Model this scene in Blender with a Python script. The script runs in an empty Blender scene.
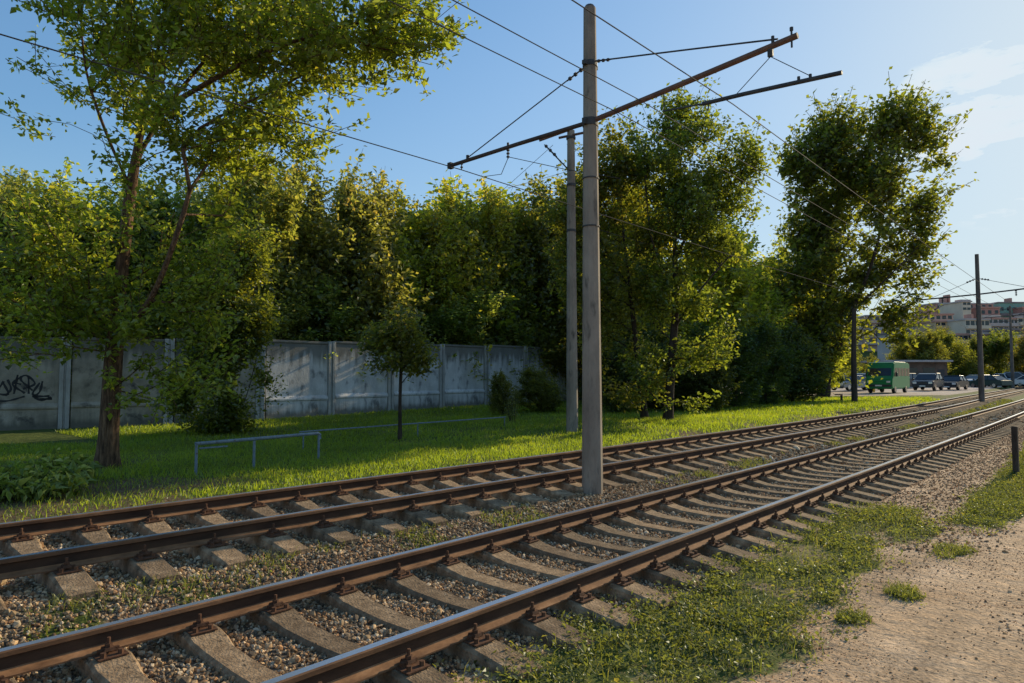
import bpy, math, random
import numpy as np
from mathutils import Vector
rad = math.radians
random.seed(4)
S = bpy.context.scene
COL = S.collection

# ------------------------------------------------------------------ helpers
def link(o, parent=None):
    COL.objects.link(o)
    if parent is not None:
        o.parent = parent
    return o

def tag(o, label=None, cat=None, group=None, kind=None):
    if label: o['label'] = label
    if cat: o['category'] = cat
    if group: o['group'] = group
    if kind: o['kind'] = kind
    return o

def thing(name, loc, label, cat, group=None, rz=0.0):
    o = bpy.data.objects.new(name, None)
    o.empty_display_size = .3
    o.location = loc
    o.rotation_euler = (0, 0, rz)
    link(o)
    return tag(o, label, cat, group)

def mesh_np(name, V, F, mat, parent=None, tint=None, smooth=False, loc=None, mats=None, midx=None):
    """V (n,3); F (m,k) constant k or list of such arrays"""
    me = bpy.data.meshes.new(name)
    V = np.ascontiguousarray(V, dtype=np.float32)
    Fs = F if isinstance(F, list) else [F]
    Fs = [np.asarray(f, dtype=np.int32) for f in Fs if len(f)]
    me.vertices.add(len(V)); me.vertices.foreach_set('co', V.ravel())
    idx = np.concatenate([f.ravel() for f in Fs])
    tot = np.concatenate([np.full(len(f), f.shape[1], np.int32) for f in Fs])
    st = np.concatenate([[0], np.cumsum(tot)[:-1]]).astype(np.int32)
    me.loops.add(len(idx)); me.loops.foreach_set('vertex_index', idx)
    me.polygons.add(len(tot)); me.polygons.foreach_set('loop_start', st)
    me.polygons.foreach_set('loop_total', tot)
    me.polygons.foreach_set('use_smooth', np.full(len(tot), smooth, bool))
    if mats:
        for m in mats: me.materials.append(m)
        me.polygons.foreach_set('material_index', np.asarray(midx, np.int32))
    elif mat: me.materials.append(mat)
    if tint is not None:
        t = np.asarray(tint, np.float32)
        if t.ndim == 1: t = np.stack([t, t, t, np.ones_like(t)], 1)
        if t.shape[1] == 3: t = np.concatenate([t, np.ones((len(t), 1), np.float32)], 1)
        a = me.attributes.new('tint', 'FLOAT_COLOR', 'POINT')
        a.data.foreach_set('color', np.ascontiguousarray(t, np.float32).ravel())
    me.update(calc_edges=True)
    me.validate()
    o = bpy.data.objects.new(name, me)
    if loc is not None: o.location = loc
    link(o, parent)
    return o

class MB:
    """collects simple solids and links them as one mesh"""
    def __init__(s): s.v = []; s.f = []; s.m = []; s.cur = 0
    def add(s, vs, fs):
        b = len(s.v); s.v += [tuple(v) for v in vs]
        s.f += [tuple(b+i for i in f) for f in fs]; s.m += [s.cur]*len(fs); return s
    def box(s, x0, x1, y0, y1, z0, z1, top=1.0, topy=None):
        cx, cy = (x0+x1)/2, (y0+y1)/2; ty = top if topy is None else topy
        hx, hy = (x1-x0)/2, (y1-y0)/2
        vs = [(cx+sx*hx*k, cy+sy*hy*k2, z) for z, k, k2 in ((z0, 1, 1), (z1, top, ty)) for sx, sy in ((-1,-1),(1,-1),(1,1),(-1,1))]
        return s.add(vs, [(3,2,1,0),(4,5,6,7),(0,1,5,4),(1,2,6,5),(2,3,7,6),(3,0,4,7)])
    def tube(s, pts, r, n=8, cap=True):
        pts = [Vector(p) for p in pts]; rs = r if isinstance(r, (list, tuple)) else [r]*len(pts)
        b = len(s.v); up = Vector((0, 0, 1))
        for i, p in enumerate(pts):
            t = (pts[min(i+1, len(pts)-1)]-pts[max(i-1, 0)]).normalized()
            ref = up if abs(t.z) < .95 else Vector((1, 0, 0))
            a = t.cross(ref).normalized(); c = t.cross(a)
            for k in range(n):
                an = 2*math.pi*(k+.5)/n
                s.v.append(tuple(p+(a*math.cos(an)+c*math.sin(an))*rs[i]))
        for i in range(len(pts)-1):
            for k in range(n):
                s.f.append((b+i*n+k, b+i*n+(k+1) % n, b+(i+1)*n+(k+1) % n, b+(i+1)*n+k)); s.m.append(s.cur)
        if cap:
            s.f.append(tuple(b+k for k in range(n))[::-1]); s.m.append(s.cur)
            e = b+(len(pts)-1)*n; s.f.append(tuple(e+k for k in range(n))); s.m.append(s.cur)
        return s
    def prism(s, poly, y0, y1, axis='y', inset=0.0):
        n = len(poly)
        if axis == 'y':
            vs = [(p[0], y0, p[1]) for p in poly]+[(p[0], y1, p[1]) for p in poly]
        elif axis == 'x':
            vs = [(y0, p[0], p[1]) for p in poly]+[(y1, p[0], p[1]) for p in poly]
        else:
            vs = [(p[0], p[1], y0) for p in poly]+[(p[0], p[1], y1) for p in poly]
        fs = [tuple(range(n))[::-1], tuple(range(n, 2*n))]
        fs += [(i, (i+1) % n, n+(i+1) % n, n+i) for i in range(n)]
        return s.add(vs, fs)
    def build(s, name, mat, parent=None, loc=None, bevel=0, smooth=False, mats=None, seg=1):
        me = bpy.data.meshes.new(name); me.from_pydata(s.v, [], s.f)
        if mats:
            for m in mats: me.materials.append(m)
            me.polygons.foreach_set('material_index', s.m)
        else: me.materials.append(mat)
        import bmesh
        bm = bmesh.new(); bm.from_mesh(me)
        bmesh.ops.recalc_face_normals(bm, faces=bm.faces)
        if bevel:
            bmesh.ops.bevel(bm, geom=[e for e in bm.edges if e.is_manifold and e.calc_face_angle(0) > .5], offset=bevel, segments=seg, affect='EDGES', clamp_overlap=True)
        bm.to_mesh(me); bm.free()
        if smooth:
            me.polygons.foreach_set('use_smooth', [True]*len(me.polygons))
        me.update()
        o = bpy.data.objects.new(name, me)
        if loc is not None: o.location = loc
        return link(o, parent)

# numpy value noise ------------------------------------------------
_rt = np.random.default_rng(11).random((256, 256))
def vnoise(x, y):
    xi = np.floor(x).astype(int); yi = np.floor(y).astype(int); fx = x-xi; fy = y-yi
    fx = fx*fx*(3-2*fx); fy = fy*fy*(3-2*fy)
    g = lambda a, b: _rt[a & 255, b & 255]
    return (g(xi, yi)*(1-fx)+g(xi+1, yi)*fx)*(1-fy)+(g(xi, yi+1)*(1-fx)+g(xi+1, yi+1)*fx)*fy
def fbm(x, y, o=4):
    v = 0; a = .5
    for i in range(o):
        v = v+a*vnoise(x*2**i+17*i, y*2**i+5*i); a *= .5
    return v/(1-.5**o)
_r3 = np.random.default_rng(12).random((32, 32, 32))
def noise3(p):
    i = [int(math.floor(v)) for v in p]; f = [v-math.floor(v) for v in p]; f = [v*v*(3-2*v) for v in f]; o = 0.0
    for a in (0, 1):
        for b in (0, 1):
            for c in (0, 1):
                o += _r3[(i[0]+a) & 31, (i[1]+b) & 31, (i[2]+c) & 31]*(f[0] if a else 1-f[0])*(f[1] if b else 1-f[1])*(f[2] if c else 1-f[2])
    return o
def sstep(a, b, x):
    t = np.clip((x-a)/(b-a), 0, 1); return t*t*(3-2*t)

# ------------------------------------------------------------------ materials
def new_mat(name):
    m = bpy.data.materials.new(name); m.use_nodes = True
    nt = m.node_tree; nt.nodes.clear()
    out = nt.nodes.new('ShaderNodeOutputMaterial')
    return m, nt, out
def N(nt, typ, **kw):
    n = nt.nodes.new(typ)
    for k, v in kw.items():
        if k in n.inputs: n.inputs[k].default_value = v
        else: setattr(n, k, v)
    return n
def ramp(nt, src, stops):
    r = nt.nodes.new('ShaderNodeValToRGB')
    while len(r.color_ramp.elements) < len(stops): r.color_ramp.elements.new(.5)
    for e, (p, c) in zip(r.color_ramp.elements, stops):
        e.position = p; e.color = (*c, 1) if len(c) == 3 else c
    nt.links.new(src, r.inputs[0]); return r
def surf(name, stops, scale=4, rough=.85, bump=.3, bscale=None, metal=0, detail=8, stretch=(1, 1, 1), coord='Object', bdist=.02, spots=None, spec=.3):
    m, nt, out = new_mat(name)
    tc = N(nt, 'ShaderNodeTexCoord'); mp = N(nt, 'ShaderNodeMapping'); mp.inputs['Scale'].default_value = stretch
    nt.links.new(tc.outputs[coord], mp.inputs[0])
    n = N(nt, 'ShaderNodeTexNoise', Scale=scale, Detail=detail, Roughness=.65); nt.links.new(mp.outputs[0], n.inputs['Vector'])
    r = ramp(nt, n.outputs[0], stops)
    b = N(nt, 'ShaderNodeBsdfPrincipled', Roughness=rough, Metallic=metal)
    b.inputs['Specular IOR Level'].default_value = spec
    col = r.outputs[0]
    if spots:
        n3 = N(nt, 'ShaderNodeTexNoise', Scale=spots[0], Detail=6.0, Roughness=.6); nt.links.new(mp.outputs[0], n3.inputs['Vector'])
        r3 = ramp(nt, n3.outputs[0], [(spots[1], (0, 0, 0)), (spots[2], (1, 1, 1))])
        mx = N(nt, 'ShaderNodeMix', data_type='RGBA'); nt.links.new(r3.outputs[0], mx.inputs[0])
        nt.links.new(col, mx.inputs[6]); mx.inputs[7].default_value = (*spots[3], 1); col = mx.outputs[2]
    nt.links.new(col, b.inputs['Base Color'])
    n2 = N(nt, 'ShaderNodeTexNoise', Scale=bscale or scale*5, Detail=6.0); nt.links.new(mp.outputs[0], n2.inputs['Vector'])
    bp = N(nt, 'ShaderNodeBump', Strength=bump, Distance=bdist); nt.links.new(n2.outputs[0], bp.inputs['Height'])
    nt.links.new(bp.outputs[0], b.inputs['Normal']); nt.links.new(b.outputs[0], out.inputs[0])
    return m
def plain(name, c, rough=.5, metal=0, emit=None):
    m, nt, out = new_mat(name)
    tc = N(nt, 'ShaderNodeTexCoord'); n = N(nt, 'ShaderNodeTexNoise', Scale=3.0, Detail=4.0); nt.links.new(tc.outputs['Object'], n.inputs['Vector'])
    r = ramp(nt, n.outputs[0], [(.3, tuple(x*.8 for x in c)), (.7, tuple(min(1, x*1.12) for x in c))])
    b = N(nt, 'ShaderNodeBsdfPrincipled', Roughness=rough, Metallic=metal)
    nt.links.new(r.outputs[0], b.inputs['Base Color']); nt.links.new(b.outputs[0], out.inputs[0])
    return m
def leaf_mat(name, dark, mid, light, trans=.5, tcol=(.30, .42, .03), hue_var=.03):
    """per-leaf tint attribute -> colour; diffuse + translucent + a thin sheen"""
    m, nt, out = new_mat(name)
    at = N(nt, 'ShaderNodeAttribute', attribute_name='tint')
    r = ramp(nt, at.outputs['Fac'], [(0, dark), (.5, mid), (1, light)])
    oi = N(nt, 'ShaderNodeObjectInfo')
    ma = N(nt, 'ShaderNodeMath', operation='MULTIPLY_ADD'); nt.links.new(oi.outputs['Random'], ma.inputs[0]); ma.inputs[1].default_value = -2*hue_var; ma.inputs[2].default_value = .5+hue_var
    hs = N(nt, 'ShaderNodeHueSaturation'); nt.links.new(ma.outputs[0], hs.inputs['Hue']); nt.links.new(r.outputs[0], hs.inputs['Color'])
    d = N(nt, 'ShaderNodeBsdfDiffuse'); nt.links.new(hs.outputs[0], d.inputs['Color'])
    mul = N(nt, 'ShaderNodeMix', data_type='RGBA', blend_type='MULTIPLY'); mul.inputs[0].default_value = 1
    lt = ramp(nt, at.outputs['Fac'], [(0, tuple(c*.55 for c in tcol)), (.6, tcol), (1, (tcol[0]*1.5, tcol[1]*1.1, tcol[2]))])
    hs2 = N(nt, 'ShaderNodeHueSaturation'); nt.links.new(ma.outputs[0], hs2.inputs['Hue']); nt.links.new(lt.outputs[0], hs2.inputs['Color'])
    t = N(nt, 'ShaderNodeBsdfTranslucent'); nt.links.new(hs2.outputs[0], t.inputs['Color'])
    mx = N(nt, 'ShaderNodeMixShader'); mx.inputs[0].default_value = trans
    nt.links.new(d.outputs[0], mx.inputs[1]); nt.links.new(t.outputs[0], mx.inputs[2])
    g = N(nt, 'ShaderNodeBsdfGlossy', Roughness=.42); g.inputs['Color'].default_value = (.8, .85, .8, 1)
    mx2 = N(nt, 'ShaderNodeMixShader'); mx2.inputs[0].default_value = .045
    nt.links.new(mx.outputs[0], mx2.inputs[1]); nt.links.new(g.outputs[0], mx2.inputs[2])
    nt.links.new(mx2.outputs[0], out.inputs[0])
    return m

M = {}
M['bark'] = surf('bark', [(.32, (.035, .02, .012)), (.5, (.14, .08, .045)), (.68, (.30, .18, .10))], 7, .95, 1.0, 12, stretch=(3, 3, .45), bdist=.09)
M['bark_dark'] = surf('bark_dark', [(.3, (.018, .013, .01)), (.7, (.08, .058, .042))], 5, .95, .8, 14, stretch=(3, 3, .6), bdist=.05)
M['pole'] = surf('pole_concrete', [(.25, (.14, .11, .085)), (.5, (.27, .22, .17)), (.75, (.40, .335, .26))], 3, .9, .5, 30, stretch=(1, 1, .35), spots=(6, .54, .70, (.085, .07, .055)), bdist=.014)
M['pole_far'] = surf('dark_pole_concrete', [(.3, (.07, .062, .055)), (.7, (.17, .15, .13))], 3, .9, .4, 20, stretch=(1, 1, .35))
M['wood'] = surf('old_wood', [(.3, (.03, .022, .016)), (.7, (.1, .075, .055))], 6, .95, .8, 25, stretch=(2, 2, .3))
M['wall'] = surf('wall_concrete', [(.25, (.20, .19, .175)), (.42, (.44, .42, .39)), (.6, (.60, .575, .54)), (.8, (.74, .71, .67))], .9, .92, .5, 22, stretch=(1, 1, .6), spots=(2.6, .55, .70, (.15, .145, .14)), bdist=.02)
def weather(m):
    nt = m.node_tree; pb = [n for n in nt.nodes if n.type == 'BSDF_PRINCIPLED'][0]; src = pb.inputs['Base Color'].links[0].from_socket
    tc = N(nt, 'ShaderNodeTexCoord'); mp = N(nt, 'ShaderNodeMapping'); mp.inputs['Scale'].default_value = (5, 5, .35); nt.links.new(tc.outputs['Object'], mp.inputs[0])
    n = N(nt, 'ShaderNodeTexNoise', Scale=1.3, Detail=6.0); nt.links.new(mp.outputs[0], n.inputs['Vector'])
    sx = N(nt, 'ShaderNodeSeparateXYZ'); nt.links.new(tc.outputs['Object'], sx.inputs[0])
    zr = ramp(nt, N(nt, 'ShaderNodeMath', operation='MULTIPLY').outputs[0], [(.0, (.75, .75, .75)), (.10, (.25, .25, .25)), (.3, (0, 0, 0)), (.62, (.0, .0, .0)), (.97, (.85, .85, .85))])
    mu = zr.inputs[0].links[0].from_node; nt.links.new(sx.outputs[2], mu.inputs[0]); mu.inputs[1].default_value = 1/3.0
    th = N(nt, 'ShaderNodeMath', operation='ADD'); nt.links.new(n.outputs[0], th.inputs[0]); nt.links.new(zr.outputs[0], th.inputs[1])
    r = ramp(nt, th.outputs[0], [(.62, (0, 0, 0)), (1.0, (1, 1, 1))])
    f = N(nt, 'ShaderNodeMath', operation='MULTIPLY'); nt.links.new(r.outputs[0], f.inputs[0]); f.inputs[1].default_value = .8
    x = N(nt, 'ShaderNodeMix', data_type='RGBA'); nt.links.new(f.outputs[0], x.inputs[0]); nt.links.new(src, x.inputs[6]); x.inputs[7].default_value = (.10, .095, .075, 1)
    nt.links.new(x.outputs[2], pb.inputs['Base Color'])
M['wall_shaded'] = surf('shaded_wall_concrete', [(.25, (.13, .11, .08)), (.5, (.30, .26, .20)), (.8, (.45, .40, .32))], 1.1, .92, .5, 22, spots=(2, .56, .7, (.06, .055, .05)))  # left run of the wall: tree shade put into a darker, warmer base colour
weather(M['wall']); weather(M['wall_shaded'])
M['wall_post'] = surf('wall_post_concrete', [(.25, (.20, .19, .17)), (.7, (.48, .46, .42))], 2, .92, .5, 25, stretch=(1, 1, .5), spots=(3, .58, .7, (.07, .07, .07)))
M['sleeper'] = surf('sleeper_concrete', [(.25, (.11, .068, .036)), (.5, (.27, .185, .11)), (.75, (.54, .385, .24))], 9, .95, .9, 60, spots=(14, .58, .68, (.06, .045, .03)), bdist=.012)
nt_ = M['sleeper'].node_tree; pb = [n for n in nt_.nodes if n.type == 'BSDF_PRINCIPLED'][0]; lk = pb.inputs['Base Color'].links[0]; src_ = lk.from_socket
oi_ = N(nt_, 'ShaderNodeObjectInfo'); rv_ = ramp(nt_, oi_.outputs['Random'], [(0, (.62, .60, .58)), (.5, (.95, .93, .9)), (1, (1.15, 1.08, 1.0))])
mm_ = N(nt_, 'ShaderNodeMix', data_type='RGBA', blend_type='MULTIPLY'); mm_.inputs[0].default_value = 1
nt_.links.new(src_, mm_.inputs[6]); nt_.links.new(rv_.outputs[0], mm_.inputs[7]); nt_.links.new(mm_.outputs[2], pb.inputs['Base Color'])
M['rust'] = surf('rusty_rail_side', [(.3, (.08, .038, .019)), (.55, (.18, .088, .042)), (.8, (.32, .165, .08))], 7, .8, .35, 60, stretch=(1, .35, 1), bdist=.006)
M['rust_web_shaded'] = surf('shaded_rail_web', [(.3, (.03, .016, .010)), (.55, (.07, .036, .02)), (.8, (.12, .062, .032))], 7, .85, .35, 60, stretch=(1, .35, 1), bdist=.006)  # darker rust: shade below the rail head put into the colour
M['rust_foot_lit'] = surf('sunlit_rusty_rail_foot', [(.3, (.12, .055, .025)), (.55, (.26, .13, .06)), (.8, (.42, .23, .12))], 9, .85, .35, 60, stretch=(1, .5, 1), bdist=.006)  # lighter rust: sunlight on the foot put into the colour
M['rustfix'] = surf('rusty_fastening', [(.3, (.05, .022, .012)), (.7, (.16, .072, .035))], 20, .85, .6, 60, bdist=.005)
M['railtop'] = surf('polished_rail_top', [(.3, (.52, .57, .65)), (.7, (.66, .71, .80))], 5, .34, .05, 60, metal=.85, stretch=(1, .1, 1))
M['arm'] = surf('rusty_arm_paint', [(.3, (.09, .05, .035)), (.6, (.19, .10, .065)), (.8, (.14, .11, .09))], 6, .7, .3, 30)
M['arm_dark'] = surf('weathered_arm_paint', [(.3, (.05, .035, .03)), (.6, (.10, .07, .06)), (.8, (.10, .10, .11))], 6, .7, .3, 30)
M['steel'] = surf('dark_steel', [(.3, (.03, .03, .032)), (.7, (.08, .075, .07))], 10, .6, .2, 40)
M['wire'] = plain('wire_metal', (.03, .028, .028), .8, 0)
M['pipe'] = surf('blue_grey_pipe_paint', [(.3, (.10, .13, .16)), (.7, (.22, .27, .31))], 12, .55, .3, 60, spots=(20, .6, .68, (.12, .07, .04)))
M['graffiti'] = plain('black_spray_paint', (.012, .012, .014), .6)
M['glass'] = plain('dark_glass', (.02, .03, .04), .08)
M['rubber'] = plain('black_rubber', (.015, .015, .015), .8)
M['greypl'] = plain('grey_plastic', (.04, .04, .045), .5)
M['chrome'] = plain('bright_metal', (.6, .6, .62), .2, 1)
M['lamp'] = plain('headlight_glass', (.75, .75, .72), .12)
M['amber'] = plain('amber_lens', (.8, .3, .03), .3)
M['plate'] = plain('white_plate', (.75, .75, .72), .5)

LG = leaf_mat('leaf_acacia', (.018, .036, .008), (.09, .135, .020), (.26, .32, .06), .54, (.52, .66, .045))
LG2 = leaf_mat('leaf_maple', (.010, .020, .006), (.058, .078, .017), (.21, .205, .04), .55, (.50, .50, .04))
LT = leaf_mat('leaf_thicket', (.020, .036, .008), (.125, .165, .02), (.36, .37, .05), .58, (.82, .84, .05), .02)
LT2 = leaf_mat('leaf_olive', (.018, .032, .010), (.11, .14, .032), (.31, .33, .10), .55, (.62, .66, .08), .02)
LD = leaf_mat('leaf_dark', (.014, .030, .009), (.038, .07, .016), (.09, .13, .028), .42, (.22, .30, .02))
LWB = leaf_mat('leaf_weed_blade', (.03, .04, .012), (.10, .12, .03), (.34, .32, .10), .45, (.45, .48, .07), 0)
LW = leaf_mat('leaf_weed', (.016, .022, .010), (.065, .085, .024), (.30, .31, .09), .42, (.42, .46, .06), 0)
GR = leaf_mat('grass_blade', (.02, .055, .006), (.055, .13, .010), (.20, .28, .03), .62, (.54, .68, .03), 0)

# ------------------------------------------------------------------ camera
YAW, PIT, H, FPX = .73765, .0512, 1.743, 683.0
CAM = np.array([0, 0, H])
Fv = np.array([-math.sin(YAW)*math.cos(PIT), math.cos(YAW)*math.cos(PIT), math.sin(PIT)])
Rv = np.array([math.cos(YAW), math.sin(YAW), 0.0]); Uv = np.cross(Rv, Fv)
Fh = np.array([-math.sin(YAW), math.cos(YAW), 0.0])
cd = bpy.data.cameras.new('camera'); cam = link(bpy.data.objects.new('camera', cd))
cam.location = (0, 0, H); cam.rotation_euler = (math.pi/2+PIT, 0, YAW)
cd.sensor_width = 36; cd.lens = 36*FPX/1024; cd.clip_end = 4000; cd.clip_start = .05
S.camera = cam
def at(x, y, D):
    """world point seen along column x and row y at depth D metres"""
    return CAM+(Fv*FPX+Rv*(x-512)+Uv*(341.5-y))*D/FPX
def on(x, D):
    p = at(x, 376.5, D); return p[0], p[1]
def proj(X, Y, Z):
    q = np.stack([X, Y, Z], -1)-CAM; d = q@Fv
    return 512+FPX*(q@Rv)/d, 341.5-FPX*(q@Uv)/d, d

# ------------------------------------------------------------------ tracks (X = -lateral, Y = along)
def near(s): return 3.32867+.00024*s*s
def far(s):
    q = np.minimum(s, 55.0)
    return 6.4113-.031*q+.00085*q*q+.035*np.maximum(np.asarray(s, float)-55.0, 0)
GAUGE = 1.52
def lawn_z(s): return .06+.26*sstep(3, 26, s)
def ground_z(X, Y):
    lat = -X; s = np.clip(Y, -40, 110)
    nc = near(s)+.76; fc = far(s)+.76
    z = np.full_like(lat, -.07)
    # step up to the far track
    z = z+.17*sstep(fc-2.1, fc-1.35, lat)
    # beyond: down into the lawn
    lz = lawn_z(s)
    e = sstep(fc+1.35, fc+2.3, lat)
    z = z*(1-e)+lz*e
    # right shoulder and path
    r = sstep(nc-1.5, nc-2.3, lat)
    z = z*(1-r)+(-.055)*r
    z = z+.035*(fbm(X*.9, Y*.9, 3)-.5)*(1-np.exp(-np.abs(lat-nc)**2/4))
    z = z+.25*sstep(100, 140, Y)*0
    # far hillside behind the car park
    D = X*Fh[0]+Y*Fh[1]
    z = z+.2*sstep(60, 90, D)+24*sstep(135, 330, D)*(.85+.3*fbm(X*.008, Y*.008, 3))
    return z

def axis(segs):
    out = []
    for a, b, st in segs:
        out += list(np.arange(a, b, st))
    out.append(segs[-1][1]); return np.array(out)
xs = axis([(-700, -200, 40), (-200, -60, 6), (-60, -28, 1.5), (-28, -12, .35), (-12, 1.5, .09), (1.5, 8, .6), (8, 60, 6), (60, 400, 40)])
ys = axis([(-200, -20, 20), (-20, -2, 1.5), (-2, 16, .1), (16, 34, .3), (34, 120, 1.2), (120, 400, 8), (400, 1200, 60)])
GX, GY = np.meshgrid(xs, ys); GZ = ground_z(GX, GY)
def grass_mask(X, Y):
    """0..1 green cover"""
    lat = -X; s = np.clip(Y, -40, 200); n1 = fbm(X*1.3, Y*1.3, 4); n2 = fbm(X*4+9, Y*4, 3)
    fe = far(s)+GAUGE
    g0 = np.interp(s, [0, 8, 16], [.9, .6, .15]); lawn = (1-.5*sstep(.58, .68, fbm(X*.75+31, Y*.75, 4))*sstep(22.5, 21, lat))*sstep(fe+g0, fe+g0+1.5, lat+(n1-.5)*1.2)*(1-.75*sstep(6.5, 3.0, s+(n1-.5)*4)*sstep(fe+5.5, fe+3, lat))
    # verge beside the near track
    w = near(s)-.25
    inner = np.interp(s, [0, 3.5, 6.7, 10, 11.5, 12], [1.4, 1.66, 1.98, 1.95, 2.5, 9])
    verge = (.5+.5*sstep(.34, .50, fbm(X*2.2+3, Y*2.2, 3)))*sstep(inner-.25, inner+.25, lat+(n1-.5)*1.1)*sstep(w+.15, w-.35, lat+(n2-.5)*.8)*sstep(11.5, 9.5, s+(n1-.5)*3)
    lo = np.interp(s, [9, 10, 12.5, 30], [1.45, 1.2, .85, .8]); hi = np.interp(s, [9, 10.3, 15, 23, 40], [1.55, 1.75, 1.85, 2.15, 2.4])
    verge2 = sstep(lo-.1, lo+.15, lat+(n2-.5)*.35)*sstep(hi+.12, hi-.12, lat+(n1-.5)*.4)*sstep(9.2, 10.0, s+(n1-.5)*1.2)
    mid = sstep(far(s)-.4, far(s)-.65, lat)*sstep(near(s)+GAUGE+.2, near(s)+GAUGE+.4, lat)
    med = mid*np.maximum(sstep(.46, .62, n1+.04*sstep(7, 2, s))*.6, .75*sstep(28, 40, s))
    return np.clip(np.maximum.reduce([lawn, verge, verge2, med]), 0, 1)
def gravel_mask(X, Y):
    lat = -X; s = np.clip(Y, -40, 200); n = fbm(X*2, Y*2, 3)-.5
    return np.clip(sstep(near(s)-.55, near(s)-.1, lat+n*.5)*sstep(far(s)+GAUGE+1.0, far(s)+GAUGE+.45, lat+n*.6), 0, 1)
def path_mask(X, Y):
    lat = -X; s = Y; n = fbm(X*2+5, Y*2, 3)-.5
    p = sstep(2.6, 1.6, lat+n*.9)
    fe = far(np.clip(s, -40, 200))+GAUGE
    # pale road of the parking area beyond the lawn
    px, py, d = proj(X, Y, .3+0*X)
    road = (X*Fh[0]+Y*Fh[1])
    lr = X*Rv[0]+Y*Rv[1]
    road = sstep(50, 52, road+n*2-(.12*(lr-25)))*sstep(110, 100, road)
    road = road*sstep(fe+1.2, fe+1.8, lat)
    return np.clip(p, 0, 1), np.clip(road, 0, 1)
gm = grass_mask(GX, GY); gv = gravel_mask(GX, GY); pm, rdm = path_mask(GX, GY)
# islands of lawn in the parking area
isl = sstep(.52, .58, fbm(GX*.09, GY*.09, 2))*0
gm = gm*(1-rdm)
ny, nx = GX.shape
V = np.stack([GX, GY, GZ], -1).reshape(-1, 3)
ii = np.arange(ny*nx).reshape(ny, nx)
F = np.stack([ii[:-1, :-1], ii[:-1, 1:], ii[1:, 1:], ii[1:, :-1]], -1).reshape(-1, 4)
soil = sstep(far(np.clip(GY, -40, 110))+GAUGE+.2, far(np.clip(GY, -40, 110))+GAUGE+.9, -GX)*(1-rdm)
tint = np.stack([gm, gv, np.maximum(rdm, 0), soil], -1).reshape(-1, 4)

m, nt, out = new_mat('ground')
at_ = N(nt, 'ShaderNodeAttribute', attribute_name='tint'); sp = N(nt, 'ShaderNodeSeparateColor'); nt.links.new(at_.outputs['Color'], sp.inputs[0])
tc = N(nt, 'ShaderNodeTexCoord')
def noise(sc, det=8., ro=.6):
    n = N(nt, 'ShaderNodeTexNoise', Scale=sc, Detail=det, Roughness=ro); nt.links.new(tc.outputs['Object'], n.inputs['Vector']); return n
nA, nB, nC = noise(1.1), noise(38., 6.), noise(7.)
dirt = ramp(nt, nA.outputs[0], [(.3, (.42, .28, .165)), (.52, (.57, .40, .25)), (.72, (.74, .54, .36))])
grain = ramp(nt, nB.outputs[0], [(.3, (.45, .42, .4)), (.5, (.95, .95, .95)), (.72, (1.35, 1.3, 1.25))])
dm = N(nt, 'ShaderNodeMix', data_type='RGBA', blend_type='MULTIPLY'); dm.inputs[0].default_value = 1
mpr = N(nt, 'ShaderNodeMapping'); mpr.inputs['Scale'].default_value = (2.4, .22, 1); nt.links.new(tc.outputs['Object'], mpr.inputs[0])
nR = N(nt, 'ShaderNodeTexNoise', Scale=1.0, Detail=5.0, Roughness=.6); nt.links.new(mpr.outputs[0], nR.inputs['Vector'])
rut = ramp(nt, nR.outputs[0], [(.34, (.66, .64, .62)), (.5, (.95, .94, .93)), (.66, (1.12, 1.1, 1.08))])
dr2 = N(nt, 'ShaderNodeMix', data_type='RGBA', blend_type='MULTIPLY'); dr2.inputs[0].default_value = 1; nt.links.new(dirt.outputs[0], dr2.inputs[6]); nt.links.new(rut.outputs[0], dr2.inputs[7])
nt.links.new(dr2.outputs[2], dm.inputs[6]); nt.links.new(grain.outputs[0], dm.inputs[7])
grass_c = ramp(nt, nC.outputs[0], [(.3, (.04, .05, .014)), (.55, (.085, .11, .022)), (.75, (.20, .18, .06))])
grav_c = ramp(nt, nB.outputs[0], [(.3, (.03, .02, .012)), (.5, (.12, .08, .05)), (.7, (.34, .25, .16))])
road_c = ramp(nt, nA.outputs[0], [(.3, (.38, .30, .25)), (.7, (.50, .42, .36))])
def mixc(f, a, b):
    x = N(nt, 'ShaderNodeMix', data_type='RGBA'); nt.links.new(f, x.inputs[0]); nt.links.new(a, x.inputs[6]); nt.links.new(b, x.inputs[7]); return x.outputs[2]
def sharpen(src, nz, amt=.6):
    a = N(nt, 'ShaderNodeMath', operation='MULTIPLY_ADD'); nt.links.new(nz, a.inputs[0]); a.inputs[1].default_value = amt; a.inputs[2].default_value = -amt/2
    b = N(nt, 'ShaderNodeMath', operation='ADD'); nt.links.new(src, b.inputs[0]); nt.links.new(a.outputs[0], b.inputs[1])
    r = ramp(nt, b.outputs[0], [(.32, (0, 0, 0)), (.62, (1, 1, 1))]); return r.outputs[0]
soil_c = ramp(nt, nB.outputs[0], [(.3, (.05, .032, .02)), (.5, (.13, .09, .05)), (.7, (.28, .2, .11))])
dsoil = mixc(at_.outputs['Alpha'], dm.outputs[2], soil_c.outputs[0])
c = mixc(sharpen(sp.outputs['Green'], nC.outputs[0]), dsoil, grav_c.outputs[0])
c = mixc(sp.outputs['Blue'], c, road_c.outputs[0])
c = mixc(sharpen(sp.outputs['Red'], nC.outputs[0]), c, grass_c.outputs[0])
bs = N(nt, 'ShaderNodeBsdfPrincipled', Roughness=.95); bs.inputs['Specular IOR Level'].default_value = .15
nt.links.new(c, bs.inputs['Base Color'])
vo = N(nt, 'ShaderNodeTexVoronoi', Scale=30.0); nt.links.new(tc.outputs['Object'], vo.inputs['Vector'])
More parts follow.
